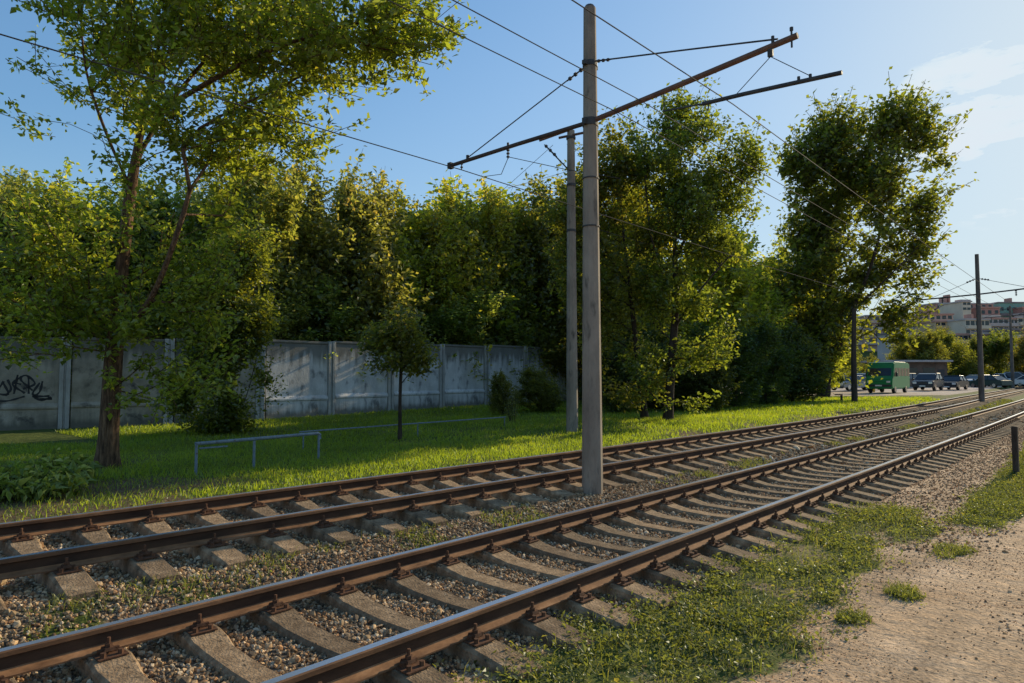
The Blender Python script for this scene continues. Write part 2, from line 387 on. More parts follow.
hm = N(nt, 'ShaderNodeMath', operation='MULTIPLY_ADD'); nt.links.new(vo.outputs[0], hm.inputs[0]); hm.inputs[1].default_value = -.35; nt.links.new(nB.outputs[0], hm.inputs[2])
bp1 = N(nt, 'ShaderNodeBump', Strength=.42, Distance=.02); nt.links.new(hm.outputs[0], bp1.inputs['Height'])
bp2 = N(nt, 'ShaderNodeBump', Strength=.5, Distance=.09); nt.links.new(nC.outputs[0], bp2.inputs['Height']); nt.links.new(bp1.outputs[0], bp2.inputs['Normal'])
nt.links.new(bp2.outputs[0], bs.inputs['Normal']); nt.links.new(bs.outputs[0], out.inputs[0])
g = mesh_np('ground', V, F, m, tint=tint, smooth=True); tag(g, 'gravelly dirt path, track bed and lawn ground', 'ground', kind='structure')

# ------------------------------------------------------------------ rails
prof = [(-.07, 0), (.07, 0), (.07, .010), (.02, .026), (.009, .036), (.009, .10), (.035, .112), (.035, .137), (.027, .145), (-.027, .145), (-.035, .137), (-.035, .112), (-.009, .10), (-.009, .036), (-.02, .026), (-.07, .010)]
def rail(fn, zoff, label, group):
    ss = np.concatenate([np.arange(-12, 60, .8), np.arange(60, 150, 2.5)])
    lat = fn(ss); n = len(prof); P = np.array(prof)
    V = np.zeros((len(ss), n, 3))
    V[:, :, 0] = -lat[:, None]+P[None, :, 0]; V[:, :, 1] = ss[:, None]; V[:, :, 2] = zoff+P[None, :, 1]
    F = []; mi = []
    for i in range(len(ss)-1):
        for k in range(n):
            k2 = (k+1) % n
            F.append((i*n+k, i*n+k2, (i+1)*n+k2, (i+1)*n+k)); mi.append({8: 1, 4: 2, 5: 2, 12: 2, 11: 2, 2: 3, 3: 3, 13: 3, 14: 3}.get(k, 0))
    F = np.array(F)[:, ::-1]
    o = mesh_np('rail', V.reshape(-1, 3), F, None, mats=[M['rust'], M['railtop'], M['rust_web_shaded'], M['rust_foot_lit']], midx=mi)
    tag(o, label, 'rail', group)
RZ = .035; FZ = RZ+.189
rail(lambda s: near(s), RZ, 'rusty steel rail of the near track, the one nearest the dirt path', 'tram track rails')
rail(lambda s: near(s)+GAUGE, RZ, 'rusty steel rail of the near track, on the side of the tall pole', 'tram track rails')
rail(lambda s: far(s), FZ, 'rusty steel rail of the far track, on the side of the tall pole', 'tram track rails')
rail(lambda s: far(s)+GAUGE, FZ, 'rusty steel rail of the far track, the one bordering the lawn', 'tram track rails')

# sleepers ---------------------------------------------------------
def sleeper_mesh(seed):
    rs = np.random.default_rng(seed)
    tops = [(-1.34, -.045), (-1.30, -.03), (-1.0, .012), (-.86, .03), (-.62, .03), (-.50, .005), (-.36, -.022), (0, -.034), (.36, -.022), (.50, .005), (.62, .03), (.86, .03), (1.0, .012), (1.30, -.03), (1.34, -.045)]
    V = []; F = []
    for x, z in tops:
        z += rs.normal(0, .002)
        j = rs.normal(0, .003, 4)
        hw = .115 if abs(x) > .45 else .098
        V += [(x, -hw-.035+j[0], -.19), (x, -hw-.008, z-.022), (x, -hw+.012+j[1], z), (x, hw-.012+j[2], z), (x, hw+.008, z-.022), (x, hw+.035+j[3], -.19)]
    n = 6
    for i in range(len(tops)-1):
        for k in range(n-1):
            F.append((i*n+k, (i+1)*n+k, (i+1)*n+k+1, i*n+k+1))
    me = bpy.data.meshes.new('concrete_sleeper'); e = (len(tops)-1)*n
    me.from_pydata(V, [], [f[::-1] for f in F]+[tuple(range(6)), tuple(e+k for k in range(6))[::-1]])
    me.materials.append(M['sleeper']); me.update(); return me
sl_meshes = [sleeper_mesh(i) for i in range(4)]
def fastening_mesh():
    b = MB()
    b.box(-.19, .19, -.085, .085, .026, .0345)
    for sx in (-1, 1):
        b.box(min(sx*.078, sx*.10), max(sx*.078, sx*.10), -.06, .06, .030, .062)                  # rib
        b.box(min(sx*.05, sx*.125), max(sx*.05, sx*.125), -.033, .033, .052, .070, .85)          # clamp
        b.tube([(sx*.092, 0, .03), (sx*.092, 0, .128)], .011, 6)
        b.tube([(sx*.092, 0, .070), (sx*.092, 0, .092)], .022, 6)
        b.tube([(sx*.155, .05, .03), (sx*.155, .05, .062)], .017, 6)
        b.tube([(sx*.155, -.05, .03), (sx*.155, -.05, .062)], .017, 6)
    o = b.build('rail_fastening', M['rustfix'], bevel=0); me = o.data; bpy.data.objects.remove(o); return me
fx = fastening_mesh()
rs = np.random.default_rng(2)
def sleepers(fn, zoff, s0, s1, label, group, s_off=0.0):
    s = s0+s_off; i = 0
    while s < s1:
        c = fn(s)+GAUGE/2
        o = bpy.data.objects.new('concrete_sleeper', sl_meshes[i % 4]); link(o)
        o.location = (-c, s, zoff); sl = (fn(s+.5)-fn(s-.5)); o.rotation_euler = (0, 0, math.atan(sl)+rs.normal(0, .012))
        tag(o, label, 'sleeper', group)
        if s < 34:
            for sx in (-GAUGE/2, GAUGE/2):
                f = bpy.data.objects.new('rail_fastening', fx); link(f, o); f.location = (sx, 0, .0015); f.rotation_euler = (0, 0, rs.normal(0, .03))
        s += .571*(1+rs.normal(0, .012)); i += 1
# phase of the near sleepers taken from the fastenings along the tall-pole rail
sleepers(near, 0, -2, 62, 'grey concrete sleeper crossing the near track', 'concrete sleepers of the near track', .10)
sleepers(far, .189, -2, 58, 'grey concrete sleeper crossing the far track', 'concrete sleepers of the far track', .3)

# ------------------------------------------------------------------ frustum-limited scatter
def scatter(rng, x0, x1, y0, y1, dens, dmax, dmin=0, margin=.9):
    n = int((x1-x0)*(y1-y0)*dens)
    X = rng.uniform(x0, x1, n); Y = rng.uniform(y0, y1, n)
    q0 = X*Rv[0]+Y*Rv[1]; q1 = X*Fh[0]+Y*Fh[1]
    keep = (q1 > dmin) & (q1 < dmax) & (np.abs(q0) < q1*.78+margin)
    return X[keep], Y[keep]
def rot_frames(rng, n, tilt=1.0):
    a = rng.normal(size=(n, 3)); a /= np.linalg.norm(a, axis=1, keepdims=True)
    b = rng.normal(size=(n, 3)); b -= a*(a*b).sum(1, keepdims=True); b /= np.linalg.norm(b, axis=1, keepdims=True)
    return a, b, np.cross(a, b)
phi = (1+5**.5)/2
ICO = np.array([(-1, phi, 0), (1, phi, 0), (-1, -phi, 0), (1, -phi, 0), (0, -1, phi), (0, 1, phi), (0, -1, -phi), (0, 1, -phi), (phi, 0, -1), (phi, 0, 1), (-phi, 0, -1), (-phi, 0, 1)])/math.sqrt(1+phi*phi)
ICF = np.array([(0,11,5),(0,5,1),(0,1,7),(0,7,10),(0,10,11),(1,5,9),(5,11,4),(11,10,2),(10,7,6),(7,1,8),(3,9,4),(3,4,2),(3,2,6),(3,6,8),(3,8,9),(4,9,5),(2,4,11),(6,2,10),(8,6,7),(9,8,1)])
def stones(rng, X, Y, size, lift=.3):
    n = len(X)
    Z = ground_z(X, Y)
    sz = size*np.exp(rng.normal(0, .32, n))
    sc = sz[:, None]*rng.uniform(.55, 1.25, (n, 3))
    sc[:, 2] *= .8
    a, b, c_ = rot_frames(rng, n)
    jit = rng.uniform(.72, 1.18, (n, 12, 1))
    L = ICO[None]*jit*sc[:, None, :]*.5
    W = L[:, :, 0:1]*a[:, None]+L[:, :, 1:2]*b[:, None]+L[:, :, 2:3]*c_[:, None]
    W += np.stack([X, Y, Z+sz*lift*rng.uniform(-.3, 1, n)], 1)[:, None]
    F = (ICF[None]+12*np.arange(n)[:, None, None]).reshape(-1, 3)
    base = np.array([(.42, .28, .15), (.30, .21, .12), (.55, .39, .23), (.20, .12, .06), (.38, .21, .10), (.15, .115, .08), (.55, .44, .30)])
    col = base[rng.integers(0, len(base), n)]*rng.uniform(.65, 1.35, (n, 1))
    return W.reshape(-1, 3), F, np.repeat(col, 12, 0)
mst, nt, out = new_mat('ballast_stone')
a_ = N(nt, 'ShaderNodeAttribute', attribute_name='tint'); b = N(nt, 'ShaderNodeBsdfPrincipled', Roughness=.88); b.inputs['Specular IOR Level'].default_value = .25
tc = N(nt, 'ShaderNodeTexCoord'); n = N(nt, 'ShaderNodeTexNoise', Scale=90.0, Detail=4.0); nt.links.new(tc.outputs['Object'], n.inputs['Vector'])
r = ramp(nt, n.outputs[0], [(.3, (.7, .68, .65)), (.7, (1.25, 1.2, 1.15))]); x = N(nt, 'ShaderNodeMix', data_type='RGBA', blend_type='MULTIPLY'); x.inputs[0].default_value = 1
nt.links.new(a_.outputs['Color'], x.inputs[6]); nt.links.new(r.outputs[0], x.inputs[7]); nt.links.new(x.outputs[2], b.inputs['Base Color']); nt.links.new(b.outputs[0], out.inputs[0])
rng = np.random.default_rng(5)
# ballast, near the camera then farther off
def sel(X, Y, p):
    k = rng.random(len(X)) < p; return X[k], Y[k]
VV = []; FF = []; TT = []; nb = 0
def push(r3):
    global nb
    v, f, t = r3; VV.append(v); FF.append(f+nb); TT.append(t); nb += len(v)
X, Y = scatter(rng, -10.2, -2.2, -2, 14, 1900, 13); g_ = gravel_mask(X, Y)*(1-.55*grass_mask(X, Y)); X, Y = sel(X, Y, g_); push(stones(rng, X, Y, .028))
X, Y = scatter(rng, -10.2, -2.0, 8, 34, 420, 26, 13); g_ = gravel_mask(X, Y)*(1-.6*grass_mask(X, Y)); X, Y = sel(X, Y, g_); push(stones(rng, X, Y, .05))
X, Y = scatter(rng, -11, -2.0, 18, 60, 90, 52, 26); g_ = gravel_mask(X, Y)*(1-.8*grass_mask(X, Y)); X, Y = sel(X, Y, g_); push(stones(rng, X, Y, .085))
o = mesh_np('track_ballast', np.concatenate(VV), np.concatenate(FF), mst, tint=np.concatenate(TT)); tag(o, 'brown and grey crushed stone ballast around the sleepers', 'ballast', kind='stuff')
# pebbles on the path and shoulder
VV = []; FF = []; TT = []; nb = 0
X, Y = scatter(rng, -3.6, .4, 1.5, 9, 1500, 9); lat = -X
pr_ = (1-gravel_mask(X, Y))*(1-grass_mask(X, Y))*(.02+.22*sstep(.5, .75, fbm(X*1.5, Y*.8, 3)+.22*sstep(.9, 1.9, lat)))
X, Y = sel(X, Y, pr_); push(stones(rng, X, Y, .015, .1))
X, Y = scatter(rng, -3.6, .4, 1.5, 10, 2600, 9.5); pr_ = (1-gravel_mask(X, Y))*(.08+.5*sstep(.45, .7, fbm(X*1.1+3, Y*.9, 3)))
X, Y = sel(X, Y, pr_); q_ = stones(rng, X, Y, .009, -.25); push((q_[0], q_[1], q_[2]*np.array([1.35, 1.25, 1.15])))
X, Y = scatter(rng, -4.0, .4, 8, 36, 420, 34, 7); pr_ = (1-gravel_mask(X, Y))*(1-grass_mask(X, Y))*sstep(.8, 1.7, -X)
X, Y = sel(X, Y, pr_); push(stones(rng, X, Y, .028, .1))
TT = [t*np.array([1.25, 1.08, .95]) for t in TT]
o = mesh_np('path_pebbles', np.concatenate(VV), np.concatenate(FF), mst, tint=np.concatenate(TT)); tag(o, 'small pebbles strewn over the dirt path and shoulder', 'pebbles', kind='stuff')

# ------------------------------------------------------------------ grass and weeds
def blades(rng, X, Y, h, w, lean=.5, Zb=None):
    n = len(X); Z = ground_z(X, Y)-.01 if Zb is None else Zb
    hh = h*np.exp(rng.normal(0, .3, n)); ww = w*rng.uniform(.7, 1.3, n)
    th = rng.uniform(0, 2*np.pi, n); la = rng.uniform(0, 2*np.pi, n); ln = lean*rng.uniform(.1, 1, n)*hh
    side = np.stack([np.cos(th), np.sin(th), 0*th], 1)*ww[:, None]*.5
    base = np.stack([X, Y, Z], 1); ld = np.stack([np.cos(la)*ln, np.sin(la)*ln, 0*la], 1)
    mid = base+ld*.35+np.stack([0*hh, 0*hh, hh*.6], 1); tip = base+ld+np.stack([0*hh, 0*hh, hh*.95], 1)
    V = np.stack([base-side, base+side, mid+side*.8, mid-side*.8, tip], 1).reshape(-1, 3)
    k = 5*np.arange(n)[:, None]
    Fq = np.array([[0, 1, 2, 3]])+k; Ft = np.array([[3, 2, 4]])+k
    t = np.clip(rng.normal(.42, .24, n)+.9*(fbm(X*.7, Y*.7, 3)-.5), 0, 1)
    tt = np.repeat(t, 5)*np.tile([.6, .6, 1, 1, 1.15], n)
    return V, Fq, Ft, tt
def leaves(rng, Pn, size, droop=.2, upness=.6, asp=.5, fold=.12, tmean=.45, tvar=.2, tbase=None):
    n = len(Pn); sz = size*np.exp(rng.normal(0, .22, n))
    nrm = rng.normal(size=(n, 3)); nrm[:, 2] = np.abs(nrm[:, 2])+upness; nrm /= np.linalg.norm(nrm, axis=1, keepdims=True)
    ax = rng.normal(size=(n, 3)); ax[:, 2] -= droop; ax -= nrm*(ax*nrm).sum(1, keepdims=True); ax /= np.linalg.norm(ax, axis=1, keepdims=True)
    sd = np.cross(nrm, ax)
    L = sz[:, None]; W = L*asp*.5
    p0 = Pn; p3 = Pn+ax*L-nrm*L*fold
    pm = Pn+ax*L*.42
    V = np.stack([p0, pm+sd*W+nrm*L*fold*.5, p3, pm-sd*W+nrm*L*fold*.5], 1).reshape(-1, 3)
    F = np.array([[0, 1, 2, 3]])+4*np.arange(n)[:, None]
    t = np.clip(rng.normal(tmean, tvar, n)+(0 if tbase is None else tbase), 0, 1)
    return V, F, np.repeat(t, 4)
def grass_obj(name, parts, mat, label, cat, parent=None, loc=None, kind='stuff'):
    Vs, Fs, Ts = [], [], []; k = 0
    for p in parts:
        if len(p) == 4: Vq, a, b_, t = p; Vs.append(Vq); Fs += [a+k, b_+k]; Ts.append(t); k += len(Vq)
        else: Vq, a, t = p; Vs.append(Vq); Fs.append(a+k); Ts.append(t); k += len(Vq)
    o = mesh_np(name, np.concatenate(Vs), Fs, mat, tint=np.concatenate(Ts), loc=loc, parent=parent)
    if label: tag(o, label, cat, kind=kind)
    return o
rng = np.random.default_rng(8)
def lawn_sel(X, Y, pw=1.0):
    fe = far(np.clip(Y, -40, 200))+GAUGE
    _, rd_ = path_mask(X, Y)
    k = (rng.random(len(X)) < grass_mask(X, Y)**pw*(1-rd_)) & (-X > fe+.5) & (-X < 23.4+.35*np.maximum(12.4-Y, 0)); return X[k], Y[k]
parts = []
X, Y = scatter(rng, -26, -7, -2, 20, 800, 17); X, Y = lawn_sel(X, Y); parts.append(blades(rng, X, Y, .075, .010, .9))
X, Y = scatter(rng, -24, -7, 6, 36, 420, 27, 17); X, Y = lawn_sel(X, Y); parts.append(blades(rng, X, Y, .085, .016, .9))
X, Y = scatter(rng, -24, -7, 16, 56, 170, 46, 27); X, Y = lawn_sel(X, Y); parts.append(blades(rng, X, Y, .10, .03, .9))
X, Y = scatter(rng, -26, -7, -2, 20, 60, 17); X, Y = lawn_sel(X, Y, .4); Z = ground_z(X, Y)+.02; parts.append(leaves(rng, np.stack([X, Y, Z], 1), .035, tmean=.55))
grass_obj('lawn_grass', parts, GR, 'short green lawn grass between the far track and the wall', 'grass')
# verge: weeds and grass beside the near track
def clumps(rng, X, Y, k, r, h):
    n = len(X); XX = np.repeat(X, k)+rng.normal(0, r, n*k); YY = np.repeat(Y, k)+rng.normal(0, r, n*k)
    return XX, YY
parts = []
X, Y = scatter(rng, -3.6, -.3, 1, 24, 420, 16); k = (rng.random(len(X)) < grass_mask(X, Y)*(.25+.75*sstep(.38, .55, fbm(X*3.3, Y*3.3, 3)))) & (-X < near(Y)-.1); X, Y = X[k], Y[k]
hs_ = .6+.8*fbm(X*2, Y*2, 2)
XX, YY = clumps(rng, X, Y, 9, .05, 1)
ZZ = ground_z(XX, YY)+rng.uniform(.0, .075, len(XX))*np.repeat(hs_, 9)
parts.append(leaves(rng, np.stack([XX, YY, ZZ], 1), np.random.default_rng(1).uniform(.018, .040, len(XX)), droop=-.1, upness=.5, asp=.62, tmean=.40, tvar=.26, tbase=.6*(fbm(XX*1.2, YY*1.2, 3)-.5)))
X, Y = scatter(rng, -3.7, -.3, 1, 24, 330, 16); k = (rng.random(len(X)) < grass_mask(X, Y)) & (-X < near(Y)-.05); X, Y = X[k], Y[k]
parts.append(blades(rng, X, Y, .085, .006, 1.0))
X, Y = scatter(rng, -3.2, -.3, 14, 45, 260, 40, 15); k = (rng.random(len(X)) < grass_mask(X, Y)) & (-X < near(Y)-.5); X, Y = X[k], Y[k]
parts.append(blades(rng, X, Y, .10, .02, 1.0))
grass_obj('verge_weeds', parts, LW, 'low leafy weeds and grass on the verge beside the near track', 'weeds')
parts = []
X, Y = scatter(rng, -7.5, -4.8, -1, 60, 330, 50); k = (rng.random(len(X)) < .9*grass_mask(X, Y)) & (-X > near(Y)+GAUGE+.15) & (-X < far(Y)-.45); X, Y = X[k], Y[k]
XX, YY = clumps(rng, X, Y, 4, .04, 1); ZZ = ground_z(XX, YY)+rng.uniform(.005, .05, len(XX)); parts.append(leaves(rng, np.stack([XX, YY, ZZ], 1), .03, upness=.5, tmean=.6)); parts.append(blades(rng, XX, YY, .075, .007, 1.0))
grass_obj('median_weeds', parts, LW, 'sparse weeds growing in the gravel between the two tracks', 'weeds')
# leaf litter near the big tree
X, Y = scatter(rng, -13, -8.6, 0, 12, 60, 14); Z = ground_z(X, Y)+.012; k = rng.random(len(X)) < .7*(1-.7*gravel_mask(X, Y)); X, Y, Z = X[k], Y[k], Z[k]
ML = leaf_mat('dry_leaf', (.10, .05, .02), (.22, .12, .04), (.40, .26, .08), .3, (.3, .18, .04), 0)
grass_obj('leaf_litter', [leaves(rng, np.stack([X, Y, Z], 1), .045, upness=2.5, asp=.6)], ML, 'dry fallen leaves scattered along the edge of the lawn', 'leaf litter')
for i, (gx, gy, r_, lab) in enumerate([(-1.46, 6.42, .16, 'low clump of grass growing alone in the dirt path, nearer of two'), (-1.42, 8.3, .17, 'low clump of grass growing alone in the dirt path, farther of two'), (-1.62, 5.5, .12, 'sparse weed patch in the dirt close to the leafy verge')]):
    n = int(420*(r_/.16)**2); a = rng.uniform(0, 6.28, n); q = np.sqrt(rng.random(n))*r_*(.55+.9*vnoise(a*1.3+i*7, a*0+i))*(1+.8*(rng.random(n) < .12)*(i < 2))
    X = gx+np.cos(a)*q*.9; Y = gy+np.sin(a)*q*1.5
    p1 = blades(rng, X, Y, .06, .006, 1.0)
    z = ground_z(X, Y)+rng.uniform(.005, .035, n); p2 = leaves(rng, np.stack([X, Y, z], 1), .028, upness=.6, tmean=.5)
    V0 = np.array([gx, gy, 0])
    p1 = (p1[0]-V0, *p1[1:]); p2 = (p2[0]-V0, *p2[1:])
    o = grass_obj('grass_tuft', [p1, p2], LW, None, None, loc=(gx, gy, 0)); tag(o, lab, 'grass tuft', 'grass tufts in the dirt path')

# ------------------------------------------------------------------ trees
def skin(chains, sides_big=9):
    """chains: list of (pts (k,3), radii (k,)) -> V,F"""
    Vs = []; Fs = []; k0 = 0
    for P, R_ in chains:
        n = 9 if R_[0] > .06 else (6 if R_[0] > .02 else 3)
        T = np.gradient(P, axis=0); T /= np.linalg.norm(T, axis=1, keepdims=True)+1e-9
        ref = np.array([.3, .2, 1.0]) if abs(T[0, 2]) < .8 else np.array([1.0, .1, .0])
        A = np.cross(T, ref); A /= np.linalg.norm(A, axis=1, keepdims=True)+1e-9; B = np.cross(T, A)
        an = np.arange(n)*2*np.pi/n
        ring = P[:, None]+(A[:, None]*np.cos(an)[None, :, None]+B[:, None]*np.sin(an)[None, :, None])*R_[:, None, None]
        m_ = len(P); Vs.append(ring.reshape(-1, 3))
        i, j = np.meshgrid(np.arange(m_-1), np.arange(n), indexing='ij'); j2 = (j+1) % n
        Fs.append((np.stack([i*n+j, i*n+j2, (i+1)*n+j2, (i+1)*n+j], -1).reshape(-1, 4))+k0); k0 += m_*n
    return np.concatenate(Vs), np.concatenate(Fs)
def bez(pts, step):
    """Catmull-Rom resample"""
    P = np.array(pts, float); P = np.vstack([2*P[0]-P[1], P, 2*P[-1]-P[-2]]); out = []
    for i in range(1, len(P)-2):
        n = max(2, int(np.linalg.norm(P[i+1]-P[i])/step))
        for t in np.arange(n)/n:
            out.append(.5*((2*P[i])+(-P[i-1]+P[i+1])*t+(2*P[i-1]-5*P[i]+4*P[i+1]-P[i+2])*t*t+(-P[i-1]+3*P[i]-3*P[i+1]+P[i+2])*t**3))
    out.append(P[-2]); return np.array(out)
def grow(seed, limbs, r0, blobs, n_attr, leaf_n, leaf_size, start_h=1.0, spread=.22, lift=.25, clump=.0, asp=.5, upness=.5, tip_r=.004, noise_f=.9, noise_t=.45, droop=.2, shade=None, rexp=.52, shoot=(.5, .6), sdir=(0, 0, .7)):
    """limbs: polylines, the first is the trunk. blobs: (x,y,z,rx,ry,rz,weight). Returns wood (V,F), foliage (V,F,t)"""
    rg = np.random.default_rng(seed)
    nodes = []; par = []; path = []; grow_ok = []
    for li, L in enumerate(limbs):
        P = bez(L, .3)
        if li == 0: parent = -1
        else:
            d = np.linalg.norm(np.array(nodes)-P[0], axis=1); parent = int(np.argmin(d)); P = P[1:]
        for p in P:
            nodes.append(p); par.append(parent); path.append(0 if parent < 0 else path[parent]+np.linalg.norm(p-nodes[parent]))
            grow_ok.append(p[2]-limbs[0][0][2] > start_h); parent = len(nodes)-1
    nmain = len(nodes)
    w = np.array([b[6]*b[3]*b[4]*b[5] for b in blobs]); w /= w.sum(); A = []
    while len(A) < n_attr:
        b = blobs[rg.choice(len(blobs), p=w)]
        u = rg.normal(size=3); u /= np.linalg.norm(u); u *= rg.random()**.40*(1+(.22*rg.random() if rg.random() < .25 else 0))
        p = np.array(b[:3])+u*np.array(b[3:6])
        if noise3(p*noise_f+seed*1.7+64) < noise_t*(.8+.2*rg.random()): continue
        A.append(p)
    A = np.array(A)
    main = np.array(nodes); dd = np.array([np.min(np.linalg.norm(main[np.array(grow_ok)]-a, axis=1)) for a in A])
    A = A[np.argsort(dd)]
    NN = np.zeros((nmain+n_attr*7, 3)); NN[:nmain] = main; PL_ = np.zeros(len(NN)); PL_[:nmain] = path; OK = np.zeros(len(NN), bool); OK[:nmain] = grow_ok
    cnt = nmain; tips = []
    for a in A:
        C_ = NN[:cnt]; v = a-C_; d = np.linalg.norm(v, axis=1); hd = np.linalg.norm(v[:, :2], axis=1)
        cost = d+.18*PL_[:cnt]+1.2*np.maximum(0, C_[:, 2]-(a[2]-lift*hd)); cost[~OK[:cnt]] = 1e9
        j = int(np.argmin(cost)); dist = d[j]
        if dist < .05: continue
        k = min(5, max(1, int(dist/.45)))
        pj = par[j]; dirp = NN[j]-NN[pj] if pj >= 0 else np.array([0, 0, 1.]); dirp = dirp/(np.linalg.norm(dirp)+1e-9)
        c1 = NN[j]+(dirp*.35+np.array([0, 0, .12]))*dist*.5+(a-NN[j])*.25
        prev = j
        for t in np.arange(1, k+1)/k:
            p = (1-t)**2*NN[j]+2*t*(1-t)*c1+t*t*a+(rg.normal(0, .03*dist/k, 3) if t < 1 else 0)
            NN[cnt] = p; par.append(prev); PL_[cnt] = PL_[prev]+np.linalg.norm(p-NN[prev]); OK[cnt] = True; prev = cnt; cnt += 1
        tips.append(prev)
        if rg.random() < shoot[0]:
            dv_ = NN[prev]-NN[par[prev]]; dv_ = dv_/(np.linalg.norm(dv_)+1e-9)*.8+np.array(sdir)+rg.normal(0, .25, 3); dv_ /= np.linalg.norm(dv_)
            Ls_ = shoot[1]*rg.uniform(.5, 1.3)
            p = NN[prev]+dv_*Ls_
            NN[cnt] = p; par.append(prev); PL_[cnt] = 1e6; OK[cnt] = False; tips.append(cnt); cnt += 1
    NN = NN[:cnt]; par = np.array(par)
    acc = np.zeros(cnt); kids = [[] for _ in range(cnt)]
    for i in range(cnt-1, -1, -1):
        if acc[i] == 0: acc[i] = 1
        if par[i] >= 0: acc[par[i]] += acc[i]; kids[par[i]].append(i)
    R_ = np.maximum(tip_r, r0*(acc/acc[0])**rexp)
    R_ = np.where(R_ > .03, R_*np.clip(1-.05*(NN[:, 2]-NN[0, 2])/max(1, r0/.2), .62, 1), R_)
    chains = []; stack = [(0, [])]
    while stack:
        i, ch = stack.pop(); ch = ch+[i]
        while kids[i]:
            ks = sorted(kids[i], key=lambda q: -acc[q])
            for q in ks[1:]: stack.append((q, [i]))
            i = ks[0]; ch.append(i)
        if len(ch) > 1:
            rr = R_[ch].copy()
            if ch[0] != 0: rr[0] = min(rr[0], rr[1]*1.35)
            chains.append((NN[ch], rr))
    # root flare
    P, r_ = chains[0]; hgt = P[:, 2]-P[0, 2]; chains[0] = (P, r_*(1+.45*np.exp(-hgt/.25)))
    WV, WF = skin(chains)
    # leaves around twigs
    tips = np.array(tips); m_ = leaf_n//len(tips)
    tp = NN[tips]; tpp = NN[par[tips]]
    u = rg.random((len(tips), m_, 1))**.6
    Pn = (tpp[:, None]*(1-u)+tp[:, None]*u)+rg.normal(0, spread, (len(tips), m_, 3))*np.array([1, 1, .8])
    tb = np.repeat(rg.normal(0, .12, len(tips)), m_)
    Pn = Pn.reshape(-1, 3)
    LV, LF, LTt = leaves(rg, Pn, leaf_size, droop=droop, upness=upness, asp=asp, tbase=tb)
    return (WV, WF), (LV, LF, LTt)
def tree(name, loc, res, wood, leafm, label, cat='tree', group=None):
    t = thing(name, loc, label, cat, group)
    (WV, WF), (LV, LF, Lt) = res; L0 = np.array(loc)
    mesh_np('trunk', WV-L0, WF, wood, t, smooth=True)
    mesh_np('crown', LV-L0, LF, leafm, t, tint=Lt)
    return t
def pxblobs(D, lst):
    """crown lobes in metres: column, row, half width, half height in units of depth/683, plus depth offset and weight"""
    out = []
    for x, y, rx, ry, do, w in lst:
        p = at(x, y, D+do); k = D/683; out.append((p[0], p[1], p[2], rx*k*.88, rx*k*.88, ry*k*.88, w))
    return out
def pl(D, pts): return [tuple(at(x, y, D+d)) for x, y, d in pts]

# the big tree on the left
D = 12.6
base = at(107, 466, D); bz = float(ground_z(np.array([base[0]]), np.array([base[1]]))[0]); 
limbs = [pl(D, [(107, 468, 0), (111, 400, 0), (116, 330, 0), (124, 250, 0), (131, 190, .1), (141, 130, .1), (156, 60, .2), (170, -20, .2), (185, -110, .3)]),
         pl(D, [(129, 185, .1), (105, 130, -.2), (86, 70, -.3), (80, 0, -.4), (78, -60, -.4)]),
         pl(D, [(134, 165, .1), (165, 110, .3), (205, 60, .6), (250, 5, .9), (285, -50, 1.0)]),
         pl(D, [(145, 120, .2), (195, 90, -.3), (260, 55, -.7), (330, 30, -1.0), (395, 15, -1.2)]),
         pl(D, [(116, 340, 0), (150, 300, -.5), (175, 240, -.9), (190, 190, -1.0)])]
bl = pxblobs(D, [(150, 40, 110, 95, 0, .75), (270, 20, 105, 75, 0, .75), (335, 38, 95, 55, -.6, 1.0), (398, 30, 56, 42, -.8, 1.3), (85, 40, 62, 75, 0, .8), (240, 110, 105, 60, -.4, .8),
                 (170, 165, 75, 60, 0, .9), (42, 125, 26, 22, 0, .8), (190, 240, 66, 60, -.3, 1.5), (165, 310, 62, 52, 0, 1.7), (70, 250, 56, 60, 0, 1.5), (75, 320, 52, 50, -.2, 1.5), (30, 290, 36, 50, 0, 1.3), (185, 370, 44, 50, -.2, 1.9), (15, 340, 30, 40, -.2, 1.2), (300, 130, 48, 34, 0, .8),
                 (130, 385, 26, 30, -.3, .9), (200, -110, 190, 100, 0, .4)])
tree('acacia_tree', (base[0], base[1], bz), grow(3, limbs, .175, bl, 1700, 52000, .112, start_h=1.7, spread=.075, asp=.6, noise_t=.57, noise_f=1.2, tip_r=.006, rexp=.58, shoot=(.85, .6), sdir=(0, 0, .15)), M['bark'], LG,
     'big leafy tree with a brown forked trunk standing in the lawn at the left')

# maples behind the tall pole
D = 22.8
base = at(668, 423, D)
limbs = [pl(D, [(668, 424, 0), (671, 370, 0), (676, 300, .1), (675, 240, .1), (680, 170, .1), (688, 100, .2)]),
         pl(D, [(675, 260, .1), (700, 210, .3), (730, 160, .5), (745, 130, .5)]),
         pl(D, [(673, 330, 0), (700, 290, -.5), (735, 250, -.8)]), pl(D, [(674, 290, 0), (652, 240, -.4), (645, 180, -.5)])]
bl = pxblobs(D, [(690, 118, 34, 30, 0, 1.2), (662, 160, 46, 50, 0, 1), (720, 155, 45, 38, 0, 1.1), (748, 170, 24, 20, 0, 1), (700, 215, 60, 50, 0, 1), (728, 240, 26, 32, 0, 1), (680, 290, 50, 52, 0, .9), (702, 335, 32, 50, -.3, .9), (665, 372, 44, 36, -.5, .8), (690, 385, 26, 28, -.7, 1)])
tree('maple_tree', (base[0], base[1], .18), grow(12, limbs, .16, bl, 1100, 31000, .13, start_h=.7, spread=.13, asp=.65, noise_t=.54, noise_f=1.1, shoot=(.5, .6)), M['bark_dark'], LG2,
     'tall maple right of the concrete pole, its dark trunk rising straight from the grass')
base = at(645, 420, D+.8)
